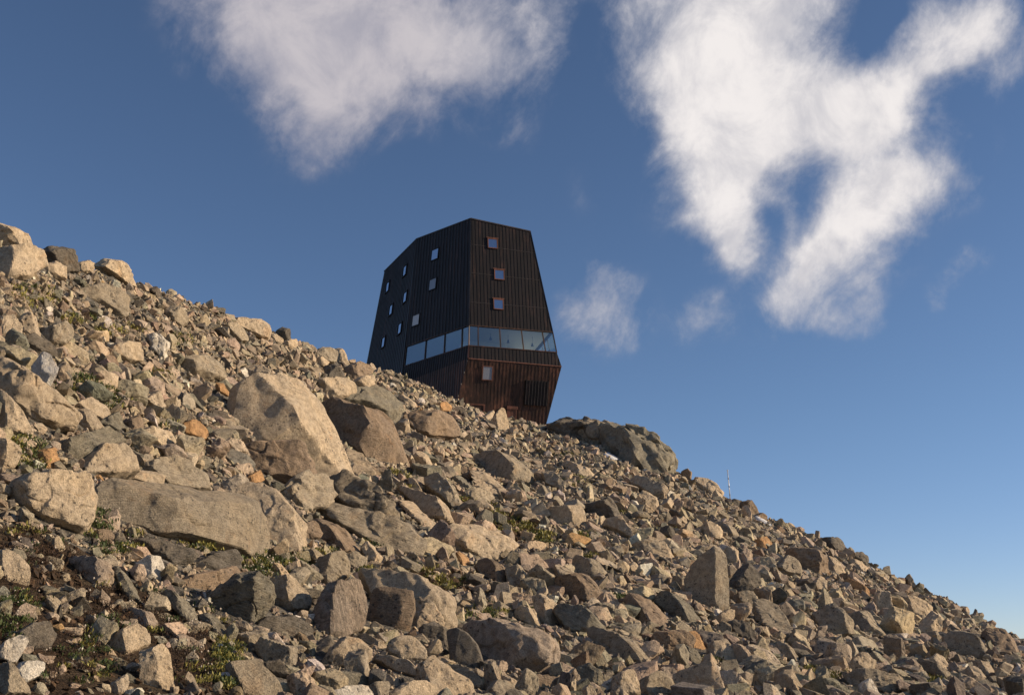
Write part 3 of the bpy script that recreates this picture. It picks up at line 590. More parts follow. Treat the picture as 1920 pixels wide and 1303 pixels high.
TR('E', [(200,450),(270,412),(400,450),(432,530),(330,500)], 'granite', 'broken lit boulder below the upper snow patch', 'the broken lit boulder', right=.4)
TR('E', [(60,500),(140,480),(280,590),(210,622),(100,590)], 'grey', 'grey rock with pale lower edge near the broken lit boulder', None, lean=28)
TR('E', [(660,1170),(700,1125),(745,1185),(720,1212),(665,1205)], 'tan', 'small lit cube below the flat-topped grey block', None)
TR('D', [(60,722),(100,580),(150,420),(200,330),(330,303),(412,320),(440,450),(400,592),(370,632),(150,722)], 'pink', 'tall upright slab with wavy vertical grain in the lower centre', 'the wavy-grained slab', lean=15, thick=.45, front=(.12,.2), k=30, rough=.7, grain=2)
TR('D', [(430,580),(495,380),(520,353),(620,360),(772,385),(780,500),(740,652),(680,667),(550,602)], 'brown', 'smooth brown slab propped beside the wavy-grained slab', 'the propped brown slab', lean=12, thick=.5, front=(-.15,.15), turn=.2, k=30, rough=.5)
TR('D', [(390,262),(420,250),(680,288),(950,345),(1062,450),(1047,582),(980,667),(800,622),(500,502)], 'granite', 'broad granite boulder standing behind the propped brown slab', 'the broad backing boulder', lean=22, thick=.7, front=(-.1,.15), right=.6, back=.35)
TR('D', [(750,622),(790,478),(900,488),(967,590),(972,652),(850,655)], 'tan', 'split tan stone with sunlit end in front of the broad backing boulder', None, right=.8, front=(-.4,.1))
TR('D', [(850,642),(895,590),(962,620),(1002,862),(950,802)], 'dark', 'dark sharp fin pointing up beside the split tan stone', 'the dark sharp fin', lean=0, right=.9, k=36)
TR('D', [(985,662),(1040,618),(1130,660),(1200,740),(1257,882),(1230,917),(1090,897),(1010,842)], 'dark', 'smooth dark grey block with crisp edge and flat face', 'the smooth dark block', lean=8, thick=.7, front=(.18,.1), k=44, rough=.3, grain=.1)
TR('D', [(1100,652),(1200,588),(1350,565),(1500,600),(1642,660),(1687,740),(1682,852),(1570,957),(1500,942),(1280,862),(1240,802)], 'pink', 'large rounded pinkish boulder with lumpy surface near the bottom', 'the large pinkish boulder', lean=8, thick=.8, front=(-.05,.12), right=.6, k=12, rough=1.2)
TR('D', [(120,872),(200,760),(290,688),(400,700),(497,770),(480,832),(420,917),(200,882)], 'tan', 'bright cream block with two lit faces in the bottom rock pile', 'the bright cream block', lean=10, front=(.1,.3), right=.5)
TR('D', [(562,792),(600,713),(720,703),(800,740),(847,790),(830,852),(680,857)], 'granite', 'rounded trapezoid stone downhill of the bright cream block', 'the rounded trapezoid stone', k=14)
TR('D', [(388,692),(480,678),(572,720),(560,772),(500,752)], 'tan', 'small pale stone resting above the bright cream block', None)
TR('D', [(470,852),(560,818),(750,860),(902,990),(830,972),(650,942)], 'granite', 'long curved slab under the rounded trapezoid stone', 'the long curved slab', lean=25)
TR('D', [(165,972),(240,923),(350,913),(502,982),(480,1012),(300,1027),(200,1007)], 'green', 'flat lens-shaped stone under the bright cream block', None, lean=5, k=12)
TR('D', [(790,872),(900,878),(1180,1090),(860,1120),(870,952)], 'granite', 'smooth sloping slab running to the bottom under the long curved slab', None, lean=40, thick=.5)
TR('D', [(570,1070),(700,988),(800,990),(892,1030),(910,1120),(590,1120)], 'granite', 'wide speckled rock cut by the bottom of the view', 'the wide speckled rock', lean=15)
TR('D', [(465,1010),(600,990),(590,1025),(570,1100),(490,1100)], 'grey', 'small grey rock on the uphill side of the wide speckled rock', None)
TR('D', [(548,962),(620,943),(662,980),(650,1022),(590,1012)], 'granite', 'little pale stone between the long curved slab and the wide speckled rock', None)
TR('D', [(200,1060),(330,1020),(440,1020),(510,1110),(200,1120)], 'white', 'pale rough rock at the bottom below the lens-shaped stone', None)
TR('D', [(965,922),(1060,888),(1160,930),(1257,1000),(1220,1042),(1050,1002)], 'grey', 'low mossy grey rock in front of the smooth dark block', None)
TR('D', [(1240,1050),(1290,983),(1400,1020),(1450,1110),(1250,1120)], 'grey', 'grey angular rock at the bottom below the large pinkish boulder', None)
TR('D', [(1320,975),(1400,950),(1470,985),(1480,1090),(1410,1060)], 'granite', 'pale rock tucked behind the grey angular bottom rock', None)
TR('D', [(1490,980),(1600,950),(1720,960),(1740,1030),(1560,1040)], 'brown', 'reddish flat slab in shade under the large pinkish boulder', None)
TR('D', [(-10,830),(210,665),(220,720),(100,830),(20,860)], 'dark', 'long dark flat stone under the wavy-grained slab', None, lean=5)
TR('D', [(1200,250),(1290,178),(1382,230),(1387,352),(1310,330)], 'brown', 'shadowed peaked rock below the oval granite boulder', None)
TR('D', [(1380,242),(1480,218),(1533,290),(1500,385),(1400,352)], 'grey', 'rounded grey rock downhill of the shadowed peaked rock', None)
TR('D', [(1440,570),(1500,500),(1570,505),(1640,640),(1560,600)], 'tan', 'rounded warm stone above the large pinkish boulder', None)
TR('D', [(1600,450),(1680,430),(1725,470),(1690,560),(1740,660),(1640,600)], 'granite', 'pale slab leaning downslope beside the rounded warm stone', None)
TR('D', [(1040,150),(1090,130),(1170,275),(1120,250)], 'orange', 'orange-brown splinter at the foot of the oval granite boulder', None, right=.6)
TR('C', [(385,760),(430,700),(500,678),(600,688),(690,790),(610,870),(480,885)], 'grey', 'low grey hump below the overhanging brown boulder, uphill of the hummocky grey rock', None, lean=30, thick=.7, rough=1.6)
TR('C', [(640,700),(780,665),(870,705),(1000,790),(1095,870),(1010,960),(860,910),(700,830)], 'grey', 'large hummocky grey rock with folded bands below the huge wedge boulder', 'the hummocky grey rock', lean=30, thick=.7, rough=1.6, front=(0,.1), grain=1)
TR('C', [(590,880),(700,840),(860,905),(1010,960),(1180,940),(1242,1020),(1242,1112),(1000,1102),(800,1010),(640,930)], 'grey', 'broad rough grey rock face spreading below the hummocky grey rock', 'the broad rough rock face', lean=30, thick=.5, rough=1.8, grain=.8)
TR('C', [(590,932),(640,908),(750,960),(852,1080),(842,1112),(760,1112),(640,1022)], 'brown', 'barrel-shaped brown stone lying below the hummocky grey rock', 'the barrel-shaped stone', lean=15, k=10)
TR('C', [(850,1092),(905,1033),(992,1132),(960,1182),(880,1152)], 'granite', 'small pyramid-shaped granite stone next to the barrel-shaped stone', 'the small pyramid-shaped stone', right=.5)
TR('C', [(1095,822),(1160,808),(1292,920),(1292,992),(1200,942)], 'tan', 'pale sunlit shoulder rock at the downhill edge of the hummocky grey rock', None, right=.3)
TR('C', [(955,702),(1000,618),(1032,608),(1047,700),(1040,762),(990,762)], 'green', 'dark green standing stone downhill of the huge wedge boulder', 'the dark green standing stone', lean=0, thick=.6)
TR('C', [(735,1150),(800,1108),(882,1150),(887,1192),(820,1210)], 'grey', 'grey stone in front of the small pyramid-shaped stone', None)
TR('C', [(575,1250),(610,1130),(700,1110),(755,1180),(740,1270),(600,1300)], 'grey', 'grained grey block below the barrel-shaped stone', None, grain=.9)
TR('C', [(1125,680),(1165,675),(1240,770),(1180,770),(1140,740)], 'granite', 'split pale stone just downhill of the dark green standing stone', None)
TR('C', [(1420,1120),(1470,1115),(1530,1235),(1470,1200)], 'orange', 'thin orange slab on edge below the oval granite boulder', None)
TR('B', [(738,582),(820,533),(900,540),(922,667),(850,702),(770,632)], 'white', 'bright white cube stone in front of the long bench-like slab', 'the bright white cube', lean=8, front=(-.4,.1), turn=0, right=.9, k=36, rough=.5)
TR('B', [(880,692),(1030,638),(1290,588),(1347,640),(1250,692),(1100,732),(920,742)], 'brown', 'long brown log-like stone with a fish-shaped end', 'the log-like stone', lean=5)
TR('B', [(1020,592),(1100,538),(1270,498),(1317,540),(1300,602),(1150,612)], 'dark', 'dark two-humped stone resting on the log-like stone', None, lean=10, rough=1.6)
TR('B', [(705,462),(760,438),(1085,540),(1040,575),(920,610)], 'dark', 'long dark slab lying under the long bench-like slab', None, lean=25)
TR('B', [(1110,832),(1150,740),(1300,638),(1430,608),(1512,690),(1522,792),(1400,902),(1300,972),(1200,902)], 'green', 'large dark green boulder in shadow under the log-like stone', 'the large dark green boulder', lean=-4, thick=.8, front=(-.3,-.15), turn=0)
TR('B', [(1500,662),(1560,648),(1692,800),(1682,852),(1560,852),(1500,782)], 'granite', 'lit slanting block beside the large dark green boulder', None, right=.5)
TR('B', [(-30,500),(80,538),(157,610),(150,702),(60,702),(-30,660)], 'granite', 'round speckled boulder at the frame edge above the dark soil bank', 'the round speckled boulder', k=12)
TR('B', [(400,572),(430,548),(600,568),(632,640),(610,732),(540,712)], 'pink', 'brownish pink block sunk in the dark soil bank', 'the brownish pink block', lean=18)
TR('B', [(60,972),(150,918),(250,920),(282,990),(250,1062),(120,1062)], 'dark', 'dark domed stone in the soil among small flowers', 'the dark domed stone', k=12)
TR('B', [(770,1062),(900,1008),(942,1080),(977,1282),(900,1303),(780,1232)], 'granite', 'upright block with flat front casting a shadow, low in the soil bank', 'the upright bank block', lean=2, front=(.05,.1), right=.7, k=32)
TR('B', [(600,982),(690,928),(822,1030),(770,1052),(650,1102),(610,1062)], 'granite', 'smooth stone half buried uphill of the upright bank block', None, lean=25)
TR('B', [(1235,1132),(1400,1118),(1600,1320),(1330,1330),(1290,1230)], 'grey', 'smooth grey slab with bright moss along its uphill edge', 'the moss-edged slab', lean=30, thick=.5, k=30, rough=.4)
TR('B', [(1390,932),(1450,868),(1590,858),(1682,920),(1692,982),(1550,962)], 'dark', 'dark rounded rock in the shaded hollow below the large dark green boulder', None, lean=0)
TR('B', [(1410,1022),(1450,978),(1640,1040),(1642,1132),(1560,1182),(1430,1092)], 'grey', 'rough-topped shaded rock uphill of the bright cream block', None, lean=5)
TR('B', [(1310,962),(1430,938),(1442,970),(1390,1082),(1330,1042)], 'grey', 'small shaded block in the hollow uphill of the rough-topped shaded rock', None, lean=0)
TR('B', [(905,792),(960,758),(1060,800),(1112,920),(1080,942),(980,852)], 'green', 'slanted green-grey slab bordering the dark soil bank', 'the slanted green-grey slab', lean=30)
TR('B', [(1090,862),(1200,878),(1302,1010),(1290,1042),(1150,952)], 'green', 'thin curved slab below the slanted green-grey slab', None, lean=28)
TR('B', [(575,1112),(620,1098),(687,1160),(650,1177)], 'orange', 'small tan-orange flat stone by the upright bank block', None)
TR('B', [(60,1172),(110,1123),(212,1130),(200,1202),(90,1242)], 'white', 'white angular stone at the bottom corner of the soil bank', None)
TR('B', [(600,1242),(680,1188),(692,1230),(660,1310),(610,1310)], 'granite', 'pale wedge at the bottom uphill of the upright bank block', None)
TR('B', [(720,832),(860,868),(882,962),(790,942)], 'pink', 'grainy pink slab sunk in the dark soil below the brownish pink block', None, lean=30)
TR('B', [(640,610),(700,640),(800,790),(730,820),(650,720)], 'green', 'smooth green-grey slab edge along the dark soil bank', None, lean=32)
TR('B', [(-20,1130),(20,1160),(140,1303),(-20,1303)], 'grey', 'grey slab running out of view at the bottom corner', None)
TR('B', [(1630,370),(1700,350),(1755,420),(1740,445),(1660,440)], 'brown', 'brown cobble beside the barrel-shaped stone, near the ridged granite rock', None, k=12)
TR('B', [(505,400),(600,395),(620,440),(560,480),(510,460)], 'brown', 'small brown stone in the gap below the squarish granite boulder', None)
TR('B', [(605,400),(690,430),(710,480),(660,500),(620,450)], 'grey', 'small grey stone wedged under the end of the long bench-like slab', None)
TR('A', [(630,1060),(680,1030),(715,1070),(710,1110),(650,1100)], 'brown', 'reddish brown block uphill of the huge wedge boulder', None)
TR('A', [(905,1075),(960,1062),(1060,1100),(1030,1155),(920,1120)], 'orange', 'rust-brown long block in the shade beside the huge wedge boulder', None)
TR('A', [(190,1210),(260,1195),(280,1290),(200,1300)], 'orange', 'rusty upright stone beside white flowers at the frame edge', None)
TR('A', [(345,985),(420,955),(560,1020),(500,1060),(400,1020)], 'granite', 'long pale slab above the small greenery patch', None, lean=35)
TR('A', [(370,1000),(410,1000),(500,1100),(430,1120),(380,1070)], 'granite', 'rounded pale stone downhill of the massive sloping granite boulder', None)
TR('A', [(480,1070),(570,1020),(615,1090),(560,1110)], 'green', 'flat greenish block beneath the small greenery patch', None)
TR('A', [(690,960),(770,905),(815,990),(760,1005)], 'granite', 'angular grey pyramid rock uphill of the huge wedge boulder', None)
TR('A', [(680,1130),(740,1090),(840,1130),(880,1170),(800,1200)], 'granite', 'long pale rounded rock uphill of the overhanging brown boulder', None)
TR('A', [(880,760),(1000,740),(1130,830),(1120,860),(950,830)], 'grey', 'broad flat grey slab above the huge wedge boulder', None, lean=40)
# the bedrock step beside the hut
TR('E', [(545,195),(600,150),(760,165),(862,205),(920,290),(955,350),(965,482),(920,540),(830,490),(700,430),(545,300)], 'green', 'great rounded bedrock outcrop with cracked face on the skyline beside the hut', 'the bedrock outcrop', lean=8, thick=.8, rough=2.3, right=.3, front=(-.1,.2), name='rock_outcrop', cat='outcrop', grain=1)
TR('E', [(95,135),(230,103),(330,93),(420,108),(480,128),(600,170),(600,300),(400,270),(200,215),(100,170)], 'dark', 'low dark ledge of bedrock between the hut and the rounded outcrop', 'the dark bedrock ledge', lean=0, thick=1.2, rough=2.6, level=5, name='rock_outcrop', cat='outcrop', grain=1)

TR('E', [(300,100),(430,112),(600,140),(700,190),(720,300),(640,370),(470,320),(330,240)], 'grey', 'cracked bedrock step joining the dark ledge to the rounded outcrop', None, lean=15, thick=.7, rough=2.6, level=5, name='rock_outcrop', cat='outcrop', grain=1)# ------------------------------------------------------------------ rocks: the rest of the slope
def lib_exact(n, seed, bev):
    """broken angular stones, cut from a block by a dozen planes"""
    rng = np.random.default_rng(seed); out = []
    while len(out) < n:
        bm = bmesh.new(); bmesh.ops.create_cube(bm, size=2.2)
        bmesh.ops.rotate(bm, verts=bm.verts, cent=(0, 0, 0), matrix=__import__('mathutils').Euler(rng.uniform(0, 6, 3)).to_matrix())
        for _ in range(int(rng.integers(5, 9))):
            nn = norm(rng.normal(size=3)); d = rng.uniform(0.55, 0.95)
            g = bmesh.ops.bisect_plane(bm, geom=bm.verts[:] + bm.edges[:] + bm.faces[:], plane_co=nn * d, plane_no=nn, clear_outer=True)
            ed = [e for e in g['geom_cut'] if isinstance(e, bmesh.types.BMEdge)]
            if ed: bmesh.ops.edgeloop_fill(bm, edges=ed)
        bmesh.ops.remove_doubles(bm, verts=bm.verts, dist=0.06)
        if bev: bmesh.ops.bevel(bm, geom=bm.edges[:], offset=bev, segments=1, affect='EDGES', clamp_overlap=True)
        bmesh.ops.triangulate(bm, faces=bm.faces)
        V = np.array([v.co[:] for v in bm.verts]); bm.verts.index_update(); T = np.array([[v.index for v in f.verts] for f in bm.faces]); bm.free()
        if len(V) < 8: continue
        V -= (V.max(0) + V.min(0)) / 2; V /= np.abs(V).max(0)
        out.append((V, T))
    return out
def lib_round(n, seed, lv):
    rng = np.random.default_rng(seed); out = []
    for _ in range(n):
        pl = [(*norm(rng.normal(size=3)), rng.uniform(0.5, 1.0)) for _ in range(int(rng.integers(7, 12)))] + [(*(s * np.eye(3)[a]), 1.0) for a in range(3) for s in (1, -1)]
        V, T = ico(lv); L = V * carve(pl, V, rng.uniform(35, 90))[:, None]
        L = roughen(L, 1.0, rng, 1.1); L -= (L.max(0) + L.min(0)) / 2; L /= np.abs(L).max(0)
        out.append((L, T))
    return out
LIB_S = lib_exact(110, 3, 0.0); LIB_M = lib_exact(60, 4, 0.07)

AZ_A, AZ_B = rad(-27.5), rad(27.5)
A_TOT = 0.5 * (AZ_B - AZ_A) * (90.0 ** 2 - 8.5 ** 2)
cand = []
for lo, hi_, cover, minpx in ((1.0, 1.9, 0.22, 0), (0.6, 1.0, 0.70, 0), (0.36, 0.6, 0.85, 0), (0.2, 0.36, 0.62, 4.5), (0.11, 0.2, 0.34, 6), (0.06, 0.11, 0.24, 7.5)):
    rmax = min(90.0, 2059 * hi_ / minpx) if minpx else 90.0
    area = 0.5 * (AZ_B - AZ_A) * (rmax ** 2 - 8.5 ** 2)
    n = int(cover * area / (0.55 * (0.5 * (lo + hi_)) ** 2))
    s = lo * (hi_ / lo) ** RNG.uniform(0, 1, n) ; r = np.sqrt(RNG.uniform(8.5 ** 2, rmax ** 2, n)); az = RNG.uniform(AZ_A, AZ_B, n)
    cand.append(np.stack([r * np.sin(az), r * np.cos(az), s, np.full(n, minpx), r, az], 1))
cand = np.concatenate(cand)
cz = terrain(cand[:, 0], cand[:, 1])
u, v, w = project(np.stack([cand[:, 0], cand[:, 1], cz], 1)); px = F_PX * cand[:, 2] / w
ridge = np.interp(cand[:, 5], rd_az, rd_r)
vis = (px > cand[:, 3] * RNG.uniform(0.8, 1.3, len(px))) & (u > -60) & (u < 1980) & (v < 1380) & (cand[:, 4] < ridge + 1.5)
# the fine scree heap below the hut holds no big blocks; neither does the far crest
hutzone = (u > 640) & (u < 1330) & (cand[:, 4] > 52)
vis &= ~(hutzone & (cand[:, 2] > np.where(cand[:, 4] > 66, 0.85, 1.0)))
vis &= ~(hutzone & (px < 9.5) & (RNG.uniform(size=len(px)) < 0.55))
vis &= ~((px > 105)) & ~((cand[:, 4] > 0.8 * ridge) & (px > 34)); vis &= ~((cand[:, 2] > 1.0) & (RNG.uniform(size=len(px)) < 0.35))
patchy = fbm(np.stack([cand[:, 0] / 3.0, cand[:, 1] / 3.0, cand[:, 1] * 0], 1), 3)
vis &= ~((cand[:, 2] > 0.36) & (patchy < -0.28)) & ~((cand[:, 2] < 0.2) & (patchy > 0.55))
soil = soil_at(u, v); vis &= ~(soil & (RNG.uniform(size=len(px)) < np.where(px > 40, 0.72, np.where(px > 22, .45, 0.22))))
vis &= ~((u < 560) & (v > 960) & (px > 62))
# keep the faces of the traced rocks clear
from mathutils.bvhtree import BVHTree
from mathutils import Vector
bv, bt, off = [], [], 0
for h in HEROES: bv.append(h['coarse'][0]); bt.append(h['coarse'][1] + off); off += len(h['coarse'][0])
tree = BVHTree.FromPolygons(np.concatenate(bv).tolist(), np.concatenate(bt).tolist(), all_triangles=True)
hN = slope_normal(cand[:, 0], cand[:, 1]); uc, vc, _w = project(np.stack([cand[:, 0], cand[:, 1], cz], 1) + hN * (cand[:, 2] * 0.28)[:, None])
camv = Vector(CAM.tolist())
hits, own = [], []
for i in np.nonzero(vis)[0]:
    p = px[i]
    for k_, (dx, dy) in enumerate(((0, 0), (0, -.36), (.38, -.05), (-.38, -.05), (.26, -.26), (-.26, -.26), (0, .3)) if p > 9 else ((0, 0), (0, -.4))):
        loc_ = tree.ray_cast(camv, Vector(ray(uc[i] + dx * p, vc[i] + dy * p).tolist()))[0]
        if loc_ is not None: hits.append(loc_[:]); own.append((i, k_ == 0))
hits = np.array(hits); own = np.array(own)
free = hits[:, 2] > terrain(hits[:, 0], hits[:, 1]) + 0.01          # the part of a boulder that is out of the ground
cnt = np.bincount(own[free, 0], minlength=len(px)); mid = np.bincount(own[free, 0], weights=own[free, 1], minlength=len(px)) > 0
vis &= ~np.where(px > 9, (cnt >= 4) | ((cnt >= 3) & mid) | (mid & (px > 24)), cnt == 2)
for h in HEROES:
    sw = np.nonzero(vis & (np.hypot(uc - h['c'][0], vc - h['c'][1]) < 0.42 * px))[0]; vis[sw] = False
for (a, b) in (((1118, 842), (1178, 872)), ((1405, 962), (1460, 995)), ((1355, 925), (1380, 945))):
    vis &= ~((u > a[0]) & (u < b[0]) & (v > a[1]) & (v < b[1]) & (px > 8))
cand = cand[vis]; cz = cz[vis]; u, v, px = u[vis], v[vis], px[vis]
order = np.argsort(-cand[:, 2]); cand, cz, u, v, px = cand[order], cz[order], u[order], v[order], px[order]
# bigger stones do not stand inside each other
keep = np.ones(len(cand), bool); big_n = int((cand[:, 2] > 0.36).sum())
cell = {}
for i in range(big_n):
    x, y, s = cand[i, :3]; gx, gy = int(x // 2), int(y // 2); ok = True
    for dx in (-1, 0, 1):
        for dy in (-1, 0, 1):
            for (X, Y, S) in cell.get((gx + dx, gy + dy), ()):
                if (X - x) ** 2 + (Y - y) ** 2 < (0.23 * (S + s)) ** 2: ok = False
    keep[i] = ok
    if ok: cell.setdefault((gx, gy), []).append((x, y, s))
cand, cz, u, v, px = cand[keep], cz[keep], u[keep], v[keep], px[keep]
N = len(cand)
sn = slope_normal(cand[:, 0], cand[:, 1])
asp = np.stack([np.ones(N), RNG.uniform(0.55, 0.95, N), RNG.uniform(0.28, 0.8, N)], 1)
up = sn + RNG.normal(size=(N, 3)) * 0.42; up /= np.linalg.norm(up, axis=1)[:, None]
a = np.cross(up, RNG.normal(size=(N, 3))); a /= np.linalg.norm(a, axis=1)[:, None]; b = np.cross(up, a)
stand = RNG.uniform(size=N) < 0.2                     # some slabs stand on edge
a, up = np.where(stand[:, None], up, a), np.where(stand[:, None], -a, up)
M = np.stack([a * (asp[:, :1] * cand[:, 2:3] / 2), b * (asp[:, 1:2] * cand[:, 2:3] / 2), up * (asp[:, 2:3] * cand[:, 2:3] / 2)], 1)   # rows: local axes
hgt = np.where(stand, 0.5, asp[:, 2] * 0.5) * cand[:, 2]
centre = np.stack([cand[:, 0], cand[:, 1], cz], 1) + sn * (hgt * RNG.uniform(0.15, 0.75, N))[:, None]
kinds = np.array(list(TINTS)); pk = np.array([.33, .31, .10, .08, .002, .021, .06, .05, .05]); kind = RNG.choice(len(kinds), N, p=pk / pk.sum())
tint = np.empty((N, 4)); tint[:, :3] = np.array([TINTS[k] for k in kinds])[kind] * RNG.uniform(0.8, 1.18, (N, 1)) * RNG.normal(1, 0.03, (N, 3)); tint[:, 3] = np.array([FOL[k] for k in kinds])[kind]
sl = soil_at(u, v) & (px < 24) & (RNG.uniform(size=N) < 0.72)          # clods of earth on the bank
tint[sl, :3] = np.array([.085, .052, .030]) * RNG.uniform(.6, 1.5, (int(sl.sum()), 1)); tint[sl, 3] = 0
# labels for the larger ones
N_IND = max(0, 300 - len([h for h in HEROES]) + 2)
infr = (u > 5) & (u < 1915) & (v - px * .3 < 1295)
rank = np.argsort(-(px * infr))[:N_IND]
COLW = {'granite': 'tan-grey', 'grey': 'grey', 'dark': 'dark grey', 'green': 'greenish grey', 'orange': 'orange', 'white': 'whitish', 'brown': 'brown', 'pink': 'pinkish', 'tan': 'warm tan'}
refs = [h for h in HEROES if h['ref']]
used = set(); used_count = {}
def auto_label(i):
    flat, longish = asp[i, 2] < 0.45, asp[i, 1] < 0.7
    shape = ('upright slab' if stand[i] and flat else 'upright stone' if stand[i] else 'flat long stone' if flat and longish else 'flat slab' if flat else 'long stone' if longish else 'blocky stone')
    size = 'large' if px[i] > 62 else 'middling' if px[i] > 44 else 'small'
    ds = sorted(refs, key=lambda h: np.hypot(h['c'][0] - u[i], h['c'][1] - v[i]) - 0.3 * h['size'])
    best = None
    for h in ds[:5]:
        du, dv = u[i] - h['c'][0], v[i] - h['c'][1]; dd = np.hypot(du, dv)
        where = ('uphill of' if du < 0 else 'downhill of') if abs(du) > 1.6 * abs(dv) else ('above' if dv < 0 else 'below') if abs(dv) > 1.6 * abs(du) else ('above and uphill of' if dv < 0 and du < 0 else 'above and downhill of' if dv < 0 else 'below and uphill of' if du < 0 else 'below and downhill of')
        close = 'just ' if dd < 0.9 * h['size'] + 20 else 'some way ' if dd > 170 else ''
        for txt in (f"{size} {COLW[kinds[kind[i]]]} {shape} {close}{where} {h['ref']}",):
            if txt not in used and len(txt.split()) <= 16: used.add(txt); return txt
    for extra in ('rough', 'angular', 'tilted', 'chipped', 'sharp-edged', 'half-buried', 'worn'):
        txt = f"{extra} {size} {COLW[kinds[kind[i]]]} {shape} {close}{where} {h['ref']}"
        if txt not in used: used.add(txt); return txt
    return txt
for i in rank:
    rng = np.random.default_rng(1000 + int(i))
    lv = 4 if px[i] > 58 else 3
    pl = [(*norm(rng.normal(size=3)), rng.uniform(0.5, 1.0)) for _ in range(int(rng.integers(7, 12)))] + [(*(s * np.eye(3)[ax]), 1.0) for ax in range(3) for s in (1, -1)]
    V, T = ico(lv); L = V * carve(pl, V, rng.uniform(35, 90))[:, None]; L = chip(L, rng, 8, .85, .97); L /= np.abs(L).max(0)
    Vw = roughen(L @ M[i], cand[i, 2] * 0.8, rng, 0.9)
    me = tri_mesh('rock', Vw, T, ROCK, True, np.repeat(tint[i][None], len(V), 0), (L * asp[i] * cand[i, 2] * 0.5)[:, [0, 1, 2]] * r_scale(cand[i, 4]) + rng.uniform(0, 60, 3))
    set_props(link('rock', me, loc=centre[i]), auto_label(i), 'rock', 'rocks of the scree slope')
rest = np.setdiff1d(np.arange(N), rank)
LIB_R = lib_round(24, 8, 2)
Vs, Ts, Cs, Ks = [], [], [], []; off = 0
pick_r = px[rest] > 30; pick_m = (px[rest] > 19) & ~pick_r
for mask, lib in ((pick_r, LIB_R + LIB_M), (pick_m, LIB_M), (~pick_r & ~pick_m, LIB_S)):
    ids = rest[mask]; ch = RNG.integers(0, len(lib), len(ids))
    for k, (LV, LT) in enumerate(lib):
        ii = ids[ch == k]
        if not len(ii): continue
        Vw = np.einsum('vj,njk->nvk', LV, M[ii]) + centre[ii][:, None]
        Vs.append(Vw.reshape(-1, 3)); Ts.append((LT[None] + (np.arange(len(ii)) * len(LV))[:, None, None] + off).reshape(-1, 3)); off += len(LV) * len(ii)
        Cs.append(np.repeat(tint[ii], len(LV), 0)); Ks.append(((LV[None] * (asp[ii] * cand[ii, 2:3] * 0.5)[:, None]) * 1.0 + (ii * 7.31 % 97)[:, None, None]).reshape(-1, 3))
sme = tri_mesh('scree', np.concatenate(Vs), np.concatenate(Ts), ROCK, False, np.concatenate(Cs), np.concatenate(Ks))
set_props(link('scree', sme), 'countless small broken stones covering the whole slope between the boulders', 'scree', kind='stuff')
print('PICK', pick_r.sum(), pick_m.sum(), (~pick_r & ~pick_m).sum(), [np.mean([len(t) for _, t in L]) for L in (LIB_R, LIB_M, LIB_S)]); print('ROCKS', len(HEROES), N, len(rank), 'scree tris', len(sme.polygons), 'px of last', px[rank].min())
# ------------------------------------------------------------------ the hut
UP = np.array([0, 0, 1.0])
def at_z(u, v, z): d = ray(u, v); return CAM + d * ((z - CAM_Z) / d[2])
def at_plane(u, v, P, n): d = ray(u, v); return CAM + d * (((P - CAM) @ n) / (d @ n))
d0 = ray(878.9, 647.9); CB = CAM + d0 * (85.0 / d0[1]); zB = CB[2]
RB = at_z(1044, 660.8, zB); LB = at_z(757.7, 686.6, zB)
nR0 = norm(np.cross(RB - CB, UP)); LEAN = rad(8)
nR = nR0 * math.cos(LEAN) + UP * math.sin(LEAN)
CT, RT, RH, CH = (at_plane(u, v, CB, nR) for u, v in ((882.8, 410.3), (994.6, 434.5), (1053, 687.2), (878, 672)))
CBT, RBT = at_plane(879.5, 609.9, CB, nR), at_plane(1036.5, 622.7, CB, nR)
nA = norm(np.cross(CB - LB, CT - CB)); 
if nA @ (CAM - CB) < 0: nA = -nA
KT, KH, LBT = at_plane(781.2, 448.7, CB, nA), at_plane(751.6, 719, CB, nA), at_plane(761.9, 649.5, CB, nA)
K1 = at_plane(762.9, 616, CB, nA); PB = at_z(700, 668.9, K1[2])
nB = norm(np.cross(K1 - PB, KT - K1)); 
if nB @ (CAM - K1) < 0: nB = -nB
FT, FM = at_plane(720.6, 509.3, K1, nB), at_plane(688.4, 675.3, K1, nB)
zBASE = zB - 6.6
def down(P, Q, z): return P + (Q - P) * ((z - P[2]) / (Q[2] - P[2]))
FB = down(FT, FM, zBASE); KB = down(KT, KH, zBASE)
nRL = nR0 * math.cos(rad(15)) - UP * math.sin(rad(15))
RLB = down(RH, at_plane(1025.3, 791.4, CH, nRL), zBASE); CLB = down(CH, at_plane(860, 741, CH, nRL), zBASE)
ALB = KH + (CLB - CH)
bkR, bkL = np.array([-1.6, 7.5, 0]), np.array([4.2, 3.4, 0])
def taper(P, c): return P + (c - P) * 0.0
BRT, BRBT, BRB, BRH, BRL = RT + np.array([-1.5, 5.2, .1]), RBT + bkR, RB + bkR, RH + bkR, RLB + np.array([-1.5, 6.0, 0])
BLT, BLM, BLB = FT + np.array([3.6, 2.6, .6]), FM + bkL, FB + bkL

